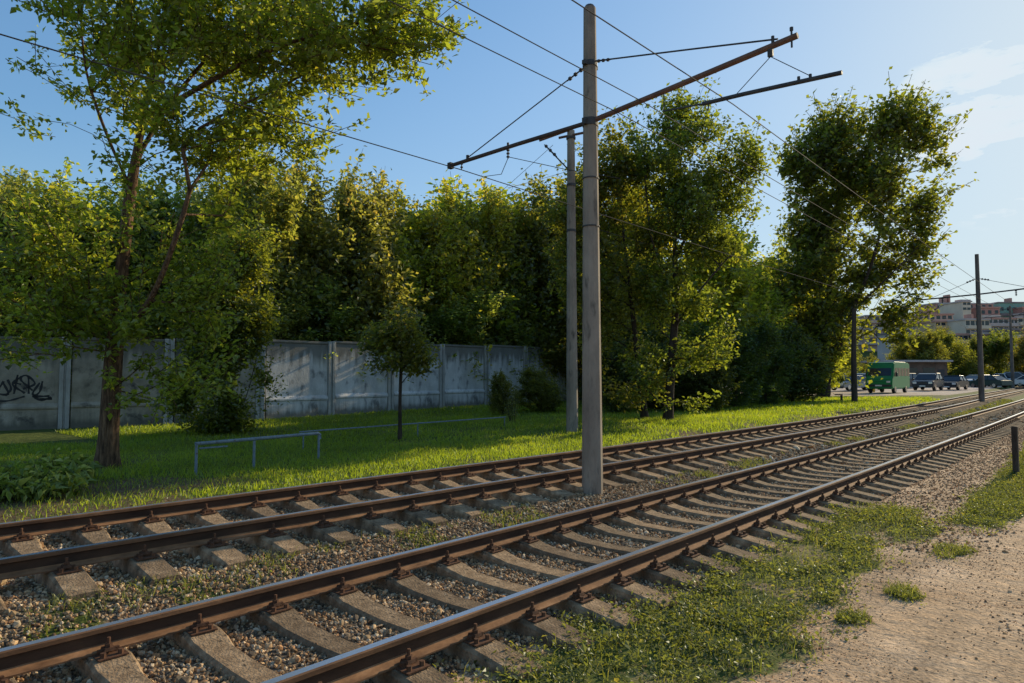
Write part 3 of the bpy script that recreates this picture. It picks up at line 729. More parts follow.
limbs = [pl(D+.8, [(645, 420, 0), (638, 360, 0), (630, 290, 0), (622, 220, 0), (618, 150, 0), (614, 112, 0)]), pl(D+.8, [(630, 290, 0), (600, 240, -.4), (585, 200, -.5)])]
bl = pxblobs(D+.8, [(615, 125, 22, 30, 0, 1.4), (608, 180, 38, 44, 0, 1.1), (572, 215, 30, 40, 0, 1), (560, 180, 16, 26, 0, .9), (572, 275, 26, 40, 0, 1), (635, 230, 36, 40, 0, 1), (610, 280, 42, 48, 0, 1), (612, 345, 34, 50, 0, .9), (630, 375, 40, 32, -.4, .9)])
tree('maple_tree', (base[0], base[1], .18), grow(13, limbs, .12, bl, 800, 22000, .13, start_h=.7, spread=.13, asp=.65, noise_t=.54, noise_f=1.1, shoot=(.5, .6)), M['bark_dark'], LG2,
     'slender maple just right of the concrete pole, leaning slightly left')

# the large leaning tree at the right
D = 46
base = at(822, 399, D)
limbs = [pl(D, [(822, 400, 0), (836, 355, 0), (852, 312, 0), (872, 262, 0), (885, 210, .5), (900, 150, .5)]),
         pl(D, [(826, 385, 0), (826, 330, .5), (832, 260, 1), (842, 180, 1), (850, 120, 1)]),
         pl(D, [(852, 312, 0), (885, 280, -1), (920, 245, -1.5), (945, 225, -2)]), pl(D, [(824, 392, 0), (808, 350, 1), (797, 290, 1.5), (800, 220, 1.5)])]
bl = pxblobs(D, [(893, 132, 30, 24, 0, 1.3), (868, 142, 30, 26, 0, 1.1), (915, 160, 34, 34, 0, 1), (832, 142, 24, 28, 0, 1.2), (803, 172, 28, 28, 0, 1.1), (782, 222, 18, 40, 0, 1.1), (850, 190, 52, 44, 0, 1), (922, 205, 34, 34, 0, 1.1), (938, 246, 26, 16, 0, 1.3),
                 (812, 250, 42, 50, 0, 1), (868, 250, 52, 44, 0, .9), (908, 275, 26, 18, 0, .9), (888, 318, 20, 28, -1, 1.1), (903, 338, 8, 15, -1, 1.0), (792, 318, 38, 40, 0, 1.2), (800, 362, 34, 30, 0, 1.4), (848, 320, 30, 34, .8, .9), (852, 352, 16, 24, 1.5, 1.2), (838, 378, 14, 18, 1.5, 1.2)])
tree('poplar_tree', (base[0], base[1], .3), grow(21, limbs, .38, bl, 1800, 54000, .31, start_h=.6, spread=.19, asp=.65, noise_t=.58, noise_f=.42, tip_r=.014, shoot=(.9, 2.0), sdir=(.55*Rv[0], .55*Rv[1], .6)), M['bark_dark'], LG2,
     'large full tree with a trunk leaning right, standing left of the green van')

# sapling in front of the wall
D = 17.2; base = at(400, 438, D)
limbs = [pl(D, [(400, 440, 0), (400, 400, 0), (401, 370, 0), (402, 335, 0), (401, 310, 0)])]
bl = pxblobs(D, [(400, 328, 28, 24, 0, 1), (380, 343, 24, 22, 0, 1), (424, 346, 22, 18, 0, 1), (402, 364, 36, 12, 0, .8), (436, 360, 10, 9, 0, 1)])
tree('sapling_tree', (base[0], base[1], .17), grow(31, limbs, .045, bl, 260, 5600, .105, start_h=1.2, spread=.10, asp=.6, noise_t=.4, noise_f=2, shoot=(.4, .25)), M['bark_dark'], LG2,
     'young sapling with a thin bare stem in the middle of the lawn')

# dark bush/tree left of the wall corner
D = 19.5; base = at(225, 434, D)
limbs = [pl(D, [(225, 436, 0), (226, 400, 0), (232, 350, 0), (238, 290, 0), (240, 240, 0)]), pl(D, [(225, 430, 0), (205, 400, 0), (192, 360, 0)]), pl(D, [(225, 430, 0), (245, 400, 0), (256, 360, 0)])]
bl = pxblobs(D, [(212, 402, 42, 36, 0, 1.9), (240, 395, 32, 46, 0, 1.9), (245, 320, 32, 45, 0, 1), (225, 350, 40, 40, 0, 1), (240, 262, 30, 42, 0, .9), (200, 310, 30, 40, 0, .8)])
tree('bushy_tree', (base[0], base[1], .2), grow(41, limbs, .07, bl, 1000, 36000, .115, start_h=.15, spread=.13, asp=.6, noise_t=.5, noise_f=1.3), M['bark_dark'], LG2,
     'dense dark bushy tree branching from the ground in front of the wall')

# thicket behind the wall: four growth forms, copied
def form(seed, h, r, n_attr, nleaf, leaf):
    limbs = [[(0, 0, 0), (.1, .05, h*.35), (-.05, .1, h*.7), (0, 0, h*.97)]]
    rg = np.random.default_rng(seed)
    for k in range(6):
        a = rg.uniform(0, 6.28); z0 = h*rg.uniform(.15, .55); rr = r*rg.uniform(.45, .85)
        limbs.append([(0, 0, z0), (math.cos(a)*rr*.6, math.sin(a)*rr*.6, z0+h*.18), (math.cos(a)*rr, math.sin(a)*rr, min(h*.97, z0+h*rg.uniform(.35, .5)))])
    bl = [(0, 0, h*.45, r, r, h*.4, 1), (0, 0, h*.2, r*.9, r*.9, h*.2, 1)]
    for l in limbs:
        x, y, z = l[-1]; bl.append((x, y, z-.3, .22, .22, .9, 16))
        a2 = rg.uniform(0, 6.28)
        for j in range(3): bl.append((x+.7*math.cos(a2+2.1*j), y+.7*math.sin(a2+2.1*j), z-1.0-.4*j, .22, .22, .9, 14))
        bl.append((x*.9, y*.9, z-1.9, .8, .8, 1.2, 1.5))
    return grow(seed, limbs, .11, bl, n_attr, nleaf, leaf, start_h=.3, spread=.10, asp=.6, noise_t=.5, noise_f=1.2, lift=.8, upness=.2, shoot=(.85, 1.05), sdir=(0, 0, 1.1))
protos = []
for k, (h, r) in enumerate([(9.2, 2.3), (8.2, 2.1), (8.8, 1.9), (7.4, 2.2)]):
    w, l = form(60+k, h, r, 900, 28000, .17)
    tme = mesh_np('trunk', w[0], w[1], M['bark_dark'], smooth=True); cme = mesh_np('crown', l[0], l[1], LT, tint=l[2])
    protos.append((tme.data, cme.data, h)); bpy.data.objects.remove(tme); bpy.data.objects.remove(cme)
def put(k, x, D, top_y, rz, name, label, group, sx=1.0, zb=.2, leafm=None):
    tm, cm, h = protos[k]; px, py = on(x, D)
    ht = float(at(x, top_y, D)[2])-zb; sc = ht/h
    t = thing(name, (px, py, zb), label, 'tree', group, rz)
    t.scale = (sc*sx, sc*sx, sc)
    a = bpy.data.objects.new('trunk', tm); link(a, t)
    b = bpy.data.objects.new('crown', cm); link(b, t)
    if leafm:
        b.material_slots[0].link = 'OBJECT'; b.material_slots[0].material = leafm
    return t
rr = random.Random(3)
G1 = 'trees crowded behind the concrete wall'
rowA = [(-70, 26, 170, 'thicket tree behind the left end of the wall, outside the big tree'), (5, 27, 192, 'thicket tree behind the graffiti panel of the wall'),
        (62, 28, 205, 'thicket tree behind the wall, partly hidden by the forked trunk'), (120, 28, 200, 'thicket tree right behind the forked trunk of the big tree'),
        (178, 29, 195, 'thicket tree behind the wall between the forked trunk and the dark bushy tree'), (236, 29, 172, 'tall thicket tree rising behind the dark bushy tree'),
        (292, 31, 166, 'tall thicket tree behind the first wall panel right of the bushy tree'), (345, 32, 183, 'thicket tree behind the wall with a pointed top, left of the sapling'),
        (402, 32, 208, 'yellow-green thicket tree directly behind the sapling'), (448, 33, 196, 'yellow-green thicket tree behind the wall, right of the sapling'),
        (492, 35, 206, 'thicket tree behind the step in the wall'), (537, 37, 202, 'thicket tree left of the thin rear pole'),
        (580, 39, 185, 'thicket tree seen between the two concrete poles')]
def wallD(x): return float(np.interp(x, [-80, 0, 60, 261, 342, 489, 566, 640], [19.9, 21.1, 22, 25.1, 27.7, 33.6, 37.9, 42.5]))
for i, (x, D, ty, lab) in enumerate(rowA):
    D = wallD(x)+3.6
    put(i % 4, x, D, ty+4, rr.uniform(0, 6.28), 'thicket_tree', lab, G1, 1.05, leafm=[LT2, LT2, LT, LT2, LT, LT2, LT2, LT2, LT, LT, LT2, LG2, LG2][i])
G2 = 'second row of trees behind the wall'
for i, x in enumerate(range(-90, 640, 55)):
    put((i*3+1) % 4, x, wallD(x)+8.5, 208+rr.uniform(-12, 12), rr.uniform(0, 6.28), 'thicket_tree', 'tree in the dense second row behind the wall, mostly hidden by the front row', G2, 1.6)
G3 = 'dark undergrowth bushes'
for i, (x, D, ty, lab) in enumerate([(-40, 25.0, 285, 'a'), (40, 25.5, 305, 'b'), (120, 26.5, 300, 'c'), (190, 27.5, 300, 'd'), (262, 29, 300, 'e'), (325, 31, 295, 'f'), (385, 33, 300, 'g'), (440, 35, 300, 'h'), (495, 38, 300, 'i'), (550, 40, 300, 'j')]):
    D = wallD(x)+3.0
    put((i+2) % 4, x, D, ty, rr.uniform(0, 6.28), 'undergrowth_bush', 'dark bush filling the gap just above the top of the wall', 'dark bushes just behind the wall', 1.8, .2, LT2)['category'] = 'bush'
# hedge between the maple and the leaning tree
for i, (x, D, ty, sx, lab) in enumerate([(590, 33, 382, 1.4, 'low dark bush at the foot of the wall end'), (618, 27, 350, 1.6, 'dark bush behind the slender maple trunk'), (655, 29, 330, 1.7, 'dark bush behind the straight maple trunk'), (700, 28, 340, 1.7, 'dark bush right of the straight maple trunk'),
        (735, 31, 325, 1.6, 'large dark bush in the middle of the hedge'), (765, 34, 330, 1.6, 'rounded dark bush near the right end of the hedge'), (792, 38, 330, 1.5, 'dark bush touching the trunk of the leaning tree')]):
    put((i+1) % 4, x, D, ty, rr.uniform(0, 6.28), 'hedge_bush', lab, 'dark hedge bushes beside the far track', sx, .22, LD)['category'] = 'bush'
for i, (x, D, ty, sx, lab) in enumerate([(640, 36, 255, 1.3, 'mid green tree behind the two maples'), (700, 40, 240, 1.3, 'mid green tree between the maples and the leaning tree'), (745, 44, 262, 1.3, 'mid green tree seen in the gap left of the leaning tree'), (785, 58, 250, 1.3, 'mid green tree behind the leaning tree'), (820, 62, 285, 1.3, 'mid green tree behind the crossing trunks of the leaning tree'), (765, 52, 290, 1.3, 'mid green tree behind the left edge of the leaning crown')]):
    put((i+2) % 4, x, D, ty, rr.uniform(0, 6.28), 'background_tree', lab, 'trees filling the background of the grove', sx, .25)
# bushes at the foot of the wall
for x, D, ty, sx, lab in [(503, 26, 376, .9, 'small light green shrub against the wall, left of the bigger bush'), (540, 27.5, 372, 1.35, 'leafy green bush at the foot of the wall beside the rear pole')]:
    put(3, x, D, ty, rr.uniform(0, 6), 'wall_bush', lab, 'bushes at the foot of the wall', sx*1.4, .26, LG2)['category'] = 'bush'
# small sprig in the lawn
# background trees before the hillside
for i, (x, D, ty, lab) in enumerate([(905, 92, 344, 'small tree behind the roof of the low kiosk'), (930, 88, 334, 'bushy tree right of the low kiosk'), (952, 95, 336, 'bushy tree behind the second dark car'), (975, 100, 338, 'bushy tree behind the distant dark pole'), (1000, 98, 335, 'bushy tree behind the parked pale cars'), (1028, 92, 336, 'bushy tree at the right edge behind the white van'), (1065, 95, 339, 'bushy tree beyond the right edge'), (872, 96, 356, 'bushy tree behind the yellow sign'), (840, 90, 344, 'bushy tree behind the leaning trunk'), (942, 130, 332, 'pale tree on the slope below the flats')]):
    put((i+1) % 4, x, D, ty, rr.uniform(0, 6), 'roadside_tree', lab, 'trees between the parked cars and the hillside flats', 1.5, .4, LG2)
# big-leaved shrub at the left edge
rng = np.random.default_rng(77)
def shrub(cx, cy, rad_, h, n, size, label, name='leafy_shrub', mat=LW):
    z0 = float(ground_z(np.array([cx]), np.array([cy]))[0])
    t = thing(name, (cx, cy, z0), label, 'shrub')
    st = MB(); pts = []
    for k in range(n):
        a = rng.uniform(0, 6.28); q = rad_*math.sqrt(rng.random()); hh = h*rng.uniform(.45, 1)*(1-.45*(q/rad_)**2)
        b0 = np.array([math.cos(a)*q*.5, math.sin(a)*q*.5, 0]); tip = np.array([math.cos(a)*q, math.sin(a)*q, hh]); md = (b0+tip)/2+np.array([0, 0, .12*h])
        st.tube([tuple(b0), tuple(md), tuple(tip)], [.006, .005, .003], 4, False)
        for j in range(9):
            u = rng.uniform(.35, 1.05); pts.append((1-u)**2*b0+2*u*(1-u)*md+u*u*tip+rng.normal(0, .035, 3))
    st.build('stems', M['bark_dark'], t)
    pts = np.array(pts); V, F, tt = leaves(rng, pts, size, droop=.9, upness=.5, asp=.42, fold=.2, tmean=.5, tvar=.25)
    mesh_np('foliage', V, F, mat, t, tint=tt); return t
LS = leaf_mat('leaf_shrub', (.04, .07, .012), (.18, .24, .04), (.46, .46, .12), .4, (.5, .6, .06), 0)
for x, D, r_, h_, n, lab in [(28, 9.6, .8, .50, 120, 'broad-leaved shrub in the left foreground beside the far track'), (62, 10.8, .55, .5, 70, 'small broad-leaved shrub at the foot of the forked tree trunk'), (-30, 9.4, .7, .6, 90, 'broad-leaved shrub cut by the left edge of the picture')]:
    px, py = on(x, D); shrub(px, py, r_, h_, n, .135, lab, mat=LS)
px, py = on(513, 22.5); shrub(px, py, .28, 1.0, 16, .09, 'small wild sprig growing in the lawn near the rear pole', 'wild_seedling')

# ------------------------------------------------------------------ concrete wall
wall = thing('concrete_wall', (-23.72, 12.4, 0), 'long grey concrete panel wall behind the lawn with black graffiti at its left end', 'wall')
def wall_run(p0, dirv, n, L, z0f, hgt, wm='wall'):
    d = np.array(dirv, float); d /= np.linalg.norm(d); ang = math.atan2(d[1], d[0])
    W0 = np.array([-23.72, 12.4])
    for i in range(n):
        q = np.array(p0)+d*L*i-W0; zb = z0f(q[1]+12.4+d[1]*L/2)
        b = MB(); LL = L-.02
        # panel profile seen from the side (y = out of the wall): slab, ledge, plinth
        prof_ = [(0, -.25), (.10, -.25), (.10, .62), (.135, .66), (.135, .72), (.085, .80), (.06, .82), (.06, hgt-.12), (.10, hgt-.08), (.10, hgt), (0, hgt)]
        b.prism([(y, z) for y, z in prof_], .16, LL-.16, 'x')
        o = b.build('wall_panel', M[wm], wall, (q[0], q[1], zb), bevel=.008); o.rotation_euler = (0, 0, ang)
        b = MB()
        for x0 in (.0, .155):
            pass
        b.box(-.15, -.03, -.01, .15, -.25, hgt+.03); b.box(.03, .155, -.01, .14, -.25, hgt+.015)
        b.box(-.03, .03, .0, .11, -.25, hgt+.01)
        o = b.build('wall_post', M['wall_post'], wall, (q[0], q[1], zb), bevel=.012); o.rotation_euler = (0, 0, ang)
wz = lambda s: .06+.27*float(sstep(3, 26, np.array(s)))
# direction runs so that local +y (out of the wall) points to the tracks: travel towards -Y
wall_run((-23.68, 36.3-.5), (0, -1), 4, 2.93, wz, 3.0)
wall_run((-23.68, 24.08), (0, -1), 4, 2.93, wz, 2.93)
wall_run((-23.72, 12.36), (-.31, -.95), 8, 3.0, wz, 2.93, 'wall_shaded')
# black spray tag, thin painted strokes lying on the panel face
def graffiti():
    d = np.array([-.31, -.95]); d /= np.linalg.norm(d); p0 = np.array([-23.72, 12.36]); W0 = np.array([-23.72, 12.4])
    q = p0+d*6.05-W0; ang = math.atan2(d[1], d[0])
    b = MB()
    def stroke(pts, w=.035):
        P = [np.array(p, float) for p in pts]
        P = list(bez([(p[0], p[1], 0) for p in P], .06)); Ls = []; Rs = []
        for i, p in enumerate(P):
            t = P[min(i+1, len(P)-1)]-P[max(i-1, 0)]; t = t/(np.linalg.norm(t)+1e-9); nn = np.array([-t[1], t[0], 0]); ww = w*(.55+.5*abs(math.sin(i*.7+pts[0][0]*5)))
            Ls.append(p+nn*ww); Rs.append(p-nn*ww)
        vs = [(v[0], 0, v[1]) for v in Ls+Rs]; n = len(Ls)
        b.add(vs, [(i, i+1, n+i+1, n+i) for i in range(n-1)])
    # x increases away from the post (leftwards in the picture), z up
    stroke([(.35, 1.32), (.75, 1.30), (.55, 1.2), (.30, 1.28)], .04); stroke([(.28, 1.24), (.6, 1.22)], .04)
    stroke([(.62, 1.75), (.80, 1.40), (.66, 1.30)]); stroke([(.55, 1.8), (.62, 1.45), (.8, 1.3)])
    stroke([(.92, 1.95), (.9, 1.4)], .03); stroke([(1.05, 1.55), (.75, 1.72), (.98, 1.98), (1.12, 1.85), (.8, 1.5)]); stroke([(1.1, 1.7), (1.3, 1.75)])
    stroke([(1.2, 2.0), (1.28, 1.4)]); stroke([(1.1, 1.95), (1.32, 1.7), (1.0, 1.42)]); stroke([(1.45, 1.85), (1.36, 1.55), (1.5, 1.35)])
    stroke([(1.55, 1.8), (1.7, 1.45), (1.42, 1.4), (1.56, 1.75)]); stroke([(1.8, 1.9), (1.75, 1.3), (1.9, 1.25)])
    stroke([(1.0, 1.32), (1.5, 1.18), (2.1, 1.26)], .03)
    stroke([(2.0, 2.15), (1.85, 1.75), (2.05, 1.5), (2.3, 1.4)]); stroke([(1.85, 2.2), (2.2, 2.25), (2.45, 2.1)], .03); stroke([(2.3, 2.1), (2.2, 1.6), (2.5, 1.45)])
    o = b.build('graffiti', M['graffiti'], wall, (q[0], q[1], wz(q[1]+12.4)-.28)); o.rotation_euler = (0, 0, ang)
    nrm = np.array([-math.sin(ang), math.cos(ang)]); o.location.x += nrm[0]*.0635; o.location.y += nrm[1]*.0635
graffiti()

# ------------------------------------------------------------------ pipe handrail in the lawn
t = thing('pipe_railing', (-11.85, 5.05, 0), 'blue-grey pipe railing on three posts standing in the lawn', 'railing')
zl = .08; top = .60
for dx, dy in ((0, 0), (-.03, 1.05), (-.25, 2.52)):
    z0 = float(ground_z(np.array([-11.85+dx]), np.array([5.05+dy]))[0]); b = MB().tube([(dx, dy, z0-.2), (dx, dy, top-.02)], .024, 10); b.build('post', M['pipe'], t, smooth=False)
MB().tube([(0, -.02, top), (-.03, 1.05, top+.01), (-.25, 2.50, top+.01), (-.26, 2.55, top-.02), (-.27, 2.56, top-.1)], .030, 10).build('top_rail', M['pipe'], t)
MB().tube([(-.01, .05, top-.085), (-.02, .55, top-.085)], .016, 8).build('lower_bar', M['pipe'], t)
t = thing('low_pipe', (-13.9, 8.2, 0), 'long thin grey pipe rail running low over the lawn behind the sapling', 'pipe')
MB().tube([(0, 0, .50), (-.15, 3, .505), (-.4, 7.25, .50)], .018, 8).build('pipe', M['pipe'], t)
for k, (dx, dy) in enumerate(((0, .1), (-.2, 3.6), (-.4, 7.2))):
    MB().tube([(dx, dy, -.1), (dx, dy, .49)], .016, 8).build('post', M['pipe'], t)

# ------------------------------------------------------------------ overhead line
def pole_mesh(b, h, r0, r1, n=10, zb=-.6):
    b.tube([(0, 0, zb), (0, 0, 0), (0, 0, h*.5), (0, 0, h)], [r0, r0, (r0+r1)/2, r1], n)
    return b
def insulator(b, p, q, r=.03, k=4):
    p = Vector(p); q = Vector(q); d = (q-p)
    b.tube([tuple(p), tuple(q)], r*.4, 6)
    for i in range(k):
        c0 = p+d*((i+.25)/k); c1 = p+d*((i+.6)/k); b.tube([tuple(c0), tuple(c1)], r, 8)
PX, PY = -5.70, 7.96
t = thing('tram_line_pole', (PX, PY, 0), 'tall tapered concrete pole between the tracks carrying two cross arms', 'pole', 'overhead line poles')
pole_mesh(MB(), 7.12, .150, .090, 10).build('post', M['pole'], t)
b = MB(); b.tube([(0, 0, 7.12), (0, 0, 7.16)], [.088, .06], 10); b.build('cap', M['steel'], t)
for z, h_ in ((5.45, .09), (6.30, .06), (4.6, .015), (3.9, .015)):
    rr_ = .150+(.090-.150)*z/7.12
    b = MB(); b.tube([(0, 0, z-h_), (0, 0, z+h_*.2)], rr_+.012, 12); 
    if h_ > .02: b.box(-.03, .03, rr_, rr_+.06, z-h_, z); b.box(-.03, .03, -rr_-.06, -rr_, z-h_, z)
    b.build('clamp_band', M['steel'], t)
b = MB(); b.tube([(.10, 0, 5.44), (1.4, 0, 5.555), (2.95, 0, 5.70)], .037, 8); b.build('cross_arm', M['arm'], t)
b = MB(); b.tube([(-.10, 0, 5.43), (-1.4, 0, 5.43), (-2.98, 0, 5.41)], .032, 8); b.build('cross_arm', M['arm_dark'], t)
b = MB()
b.tube([(.10, 0, 6.30), (1.6, 0, 5.98), (2.72, 0, 5.735)], .012, 6); insulator(b, (.12, 0, 6.29), (.36, 0, 6.24), .024, 3); b.tube([(2.66, 0, 5.68), (2.66, 0, 5.79)], .02, 6)
b.build('tie_rod', M['steel'], t)
b = MB()
b.tube([(-.10, 0, 6.27), (-2.55, 0, 5.46)], .010, 6); insulator(b, (-.12, 0, 6.26), (-.42, 0, 6.16), .03, 3); b.tube([(-2.55, 0, 5.40), (-2.55, 0, 5.50)], .03, 6)
b.build('tie_rod', M['steel'], t)
b = MB(); b.tube([(2.88, 0, 5.58), (2.88, 0, 5.80)], .012, 6); b.tube([(2.88, 0, 5.78), (2.88, 0, 5.82)], .022, 6); b.box(2.60, 2.66, -.02, .02, 5.55, 5.66); b.build('bracket', M['steel'], t)
# registration tube below the right arm
b = MB(); b.tube([(1.18, 0, 5.27), (1.75, 0, 5.215)], .012, 6); b.tube([(1.75, 0, 5.215), (2.3, 0, 5.19), (3.42, 0, 5.115)], .026, 8)
b.tube([(1.84, 0, 5.20), (1.82, 0, 5.11)], .010, 6); b.tube([(2.95, -.0, 5.14), (2.95, 0, 5.21)], .018, 6); b.tube([(3.08, 0, 5.13), (3.08, 0, 5.20)], .018, 6)
b.build('registration_tube', M['steel'], t)
b = MB(); b.tube([(2.63, 0, 5.55), (2.18, 0, 5.20)], .005, 4); b.tube([(2.63, 0, 5.55), (3.08, 0, 5.18)], .006, 4); b.build('drop_wire', M['wire'], t)
b = MB(); b.tube([(1.2, 0, 5.54), (1.2, 0, 5.27)], .008, 5); b.build('drop_wire', M['wire'], t)
b = MB(); insulator(b, (-1.62, 0, 5.40), (-1.62, 0, 5.24), .028, 3); b.tube([(-1.62, 0, 5.50), (-1.62, 0, 5.40)], .02, 6); b.build('insulator', M['steel'], t)
b = MB(); insulator(b, (-2.70, 0, 5.41), (-2.70, 0, 5.29), .024, 2); b.build('insulator', M['steel'], t)
MB().box(-3.02, -2.94, -.042, .042, 5.36, 5.46).build('end_cap', M['steel'], t)
b = MB(); b.tube([(-1.62, 0, 5.25), (-2.05, .3, 5.14), (-2.4, .25, 5.16)], .006, 4); b.tube([(-1.62, 0, 5.27), (-.9, .6, 5.05), (-.35, 1.3, 4.95)], .006, 4); b.build('drop_wire', M['wire'], t)

# rear pole in the lawn
x2, y2 = at(572, 376, 19.0)[:2]
t = thing('lawn_line_pole', (x2, y2, .2), 'slimmer concrete pole standing in the lawn behind the tall pole', 'pole', 'overhead line poles')
pole_mesh(MB(), 8.5, .165, .105, 10).build('post', M['pole'], t)
for z in (8.25, 6.9, 5.6):
    MB().tube([(0, 0, z), (0, 0, z+.07)], .135, 12).build('clamp_band', M['steel'], t)
b = MB(); b.tube([(-.35, -.1, 8.35), (.75, .1, 8.35)], .035, 8); b.tube([(.0, -.1, 8.5), (-.9*Rv[0], -.9*Rv[1], 8.22)], .04, 8); b.build('cross_arm', M['arm'], t)
b = MB(); p_ = (-.75*Rv[0], -.75*Rv[1], 8.1); b.tube([p_, (0, 0, 7.3)], .02, 6); insulator(b, p_, (-.4*Rv[0], -.4*Rv[1], 7.75), .045, 3); b.build('insulator', M['steel'], t)

# more poles
def far_pole(x, D, zb, h, label, arms=True, mat='pole_far', r0=.17, r1=.11, arm_z=None, rz=0):
    px, py = on(x, D); t = thing('distant_line_pole', (px, py, zb), label, 'pole', 'overhead line poles', rz)
    pole_mesh(MB(), h, r0, r1, 8).build('post', M[mat], t)
    if arms:
        az = arm_z or h*.74
        MB().tube([(-3.4, 0, az-.12), (0, 0, az), (3.4, 0, az+.22)], .045, 6).build('cross_arm', M['steel'], t)
        b = MB().tube([(-2.6, 0, az-.08), (0, 0, az+1.0)], .014, 5); insulator(b, (-.6, 0, az+.78), (-.15, 0, az+.95), .06, 3); b.build('tie_rod', M['steel'], t)
        b = MB().tube([(2.6, 0, az+.18), (0, 0, az+1.0)], .014, 5); insulator(b, (.6, 0, az+.84), (.15, 0, az+.95), .06, 3); b.build('tie_rod', M['steel'], t)
        b = MB(); insulator(b, (1.9, 0, az+.1), (1.9, 0, az-.25), .06, 3); b.build('insulator', M['steel'], t)
        b = MB(); insulator(b, (-1.9, 0, az-.08), (-1.9, 0, az-.4), .06, 3); b.build('insulator', M['steel'], t)
    return t
far_pole(981, 42, .22, 9.1, 'dark distant pole with a cross arm, standing between the tracks near the parked cars', arm_z=6.6)
far_pole(1012.5, 82, .45, 9.8, 'farthest dark pole with a cross arm at the right end of the tracks', arm_z=8.6, r0=.2)
far_pole(1027, 88, .45, 9.8, 'dark pole just past the right edge by the white van', arm_z=8.6, r0=.2)
px, py = on(854, 37.3); t = thing('timber_pole', (px, py, .28), 'brown weathered post disappearing into the leaning tree left of the green van', 'pole')
MB().tube([(0, 0, -.4), (0.01, 0, 2.5), (0.1, 0, 5.2)], [.17, .14, .11], 9).build('post', M['wood'], t)
# wooden post by the path
px, py = -1.63, 15.35
t = thing('wooden_post', (px, py, -.06), 'short dark weathered wooden post beside the dirt path', 'post')
MB().prism([(-.05, -.042), (.042, -.05), (.05, .042), (-.042, .05)], -.3, .90, 'z').build('stake', M['wood'], t, bevel=.012)
px, py = on(841, 38); t = thing('marker_stake', (px, py, .28), 'small dark stake with a short bar in the grass under the leaning tree', 'stake')
MB().box(-.05, .05, -.05, .05, -.2, .42).build('stake', M['wood'], t); MB().box(-.35, .05, -.04, .04, .425, .49).build('bar', M['wood'], t)

# wires ------------------------------------------------------------
def wire(pts, r, label, group='overhead wires', sag=.06, name='overhead_wire'):
    P = []
    for a, b_ in zip(pts[:-1], pts[1:]):
        L = math.dist(a, b_); n = max(4, int(L/2))
        for i in range(n):
            u = i/n; P.append((a[0]+(b_[0]-a[0])*u, a[1]+(b_[1]-a[1])*u, a[2]+(b_[2]-a[2])*u-4*sag*(L/40)*u*(1-u)))
    P.append(pts[-1]); P = [Vector(p) for p in P]; o0 = P[0].copy()
    o = MB().tube([tuple(p-o0) for p in P], r, 5).build(name, M['wire'], None, tuple(o0)); return tag(o, label, 'wire', group)
def track_line(off_lat, z, f0, lab, r=.0065, zend=None):
    ys_ = [-32, PY, 50.0, 92, 140]; fn = near if f0 == 'n' else far
    zz = [z, z, z+.0, z, z]
    wire([(-(fn(s)+off_lat), s, q) for s, q in zip(ys_, zz)], r, lab, sag=.25 if 'upper' in lab else .10)
track_line(.2, 5.10, 'n', 'contact wire held by the tube over the near track')
track_line(1.50, 5.50, 'n', 'wire crossing in front of the pole and attached to the right cross arm')
track_line(1.88, 5.44, 'n', 'wire crossing in front of the pole just above its arm clamp')
w4 = [(-8.40, -30), (-8.40, PY), (-8.2, 50), (-11, 92)]
wire([(x, y, 5.28) for x, y in w4], .0085, 'contact wire held by the insulators of the left cross arm', sag=.12)
# wires from the rear pole
pa = at(553, 145, 18.4)
wire([tuple(pa), tuple(at(430, 255, 24)), ], .006, 'thin stay wire falling left from the rear pole into the trees', sag=.05)
wire([tuple(at(572, 170, 19)), tuple(at(508, 188, 14))], .006, 'thin cross wire between the rear pole and the far contact wire', sag=.05)
wire([tuple(at(600, 230, 19.2)), tuple(at(760, 275, 40)), tuple(at(900, 330, 80))], .008, 'thin wire running from the rear pole through the maples to the right', sag=.05)

# ------------------------------------------------------------------ vehicles
def paint(name, c):
    m, nt, out = new_mat(name)
    tc = N(nt, 'ShaderNodeTexCoord'); n = N(nt, 'ShaderNodeTexNoise', Scale=2.0); nt.links.new(tc.outputs['Object'], n.inputs['Vector'])
    r = ramp(nt, n.outputs[0], [(.3, tuple(x*.85 for x in c)), (.7, c)])
    b = N(nt, 'ShaderNodeBsdfPrincipled', Roughness=.42); b.inputs['Coat Weight'].default_value = .15
    nt.links.new(r.outputs[0], b.inputs['Base Color']); nt.links.new(b.outputs[0], out.inputs[0]); return m
P_green = paint('green_paint', (.008, .24, .07)); P_dark = paint('dark_blue_paint', (.012, .018, .03)); P_black = paint('black_paint', (.015, .016, .018)); P_white = paint('white_paint', (.72, .72, .7)); P_silver = paint('silver_paint', (.35, .37, .4)); P_dgreen = paint('dark_green_paint', (.01, .045, .035))
def wheel(t, x, y, r=.34, w=.22):
    o = MB().tube([(0, -w/2, 0), (0, -w/2+.03, 0), (0, w/2-.03, 0), (0, w/2, 0)], [r*.94, r, r, r*.94], 20).build('wheel', M['rubber'], t, (x, y, r))
    sgn = 1 if y > 0 else -1
    MB().tube([(0, sgn*w/2*.9, 0), (0, sgn*(w/2+.012), 0)], r*.62, 14).build('rim', M['chrome'], o)
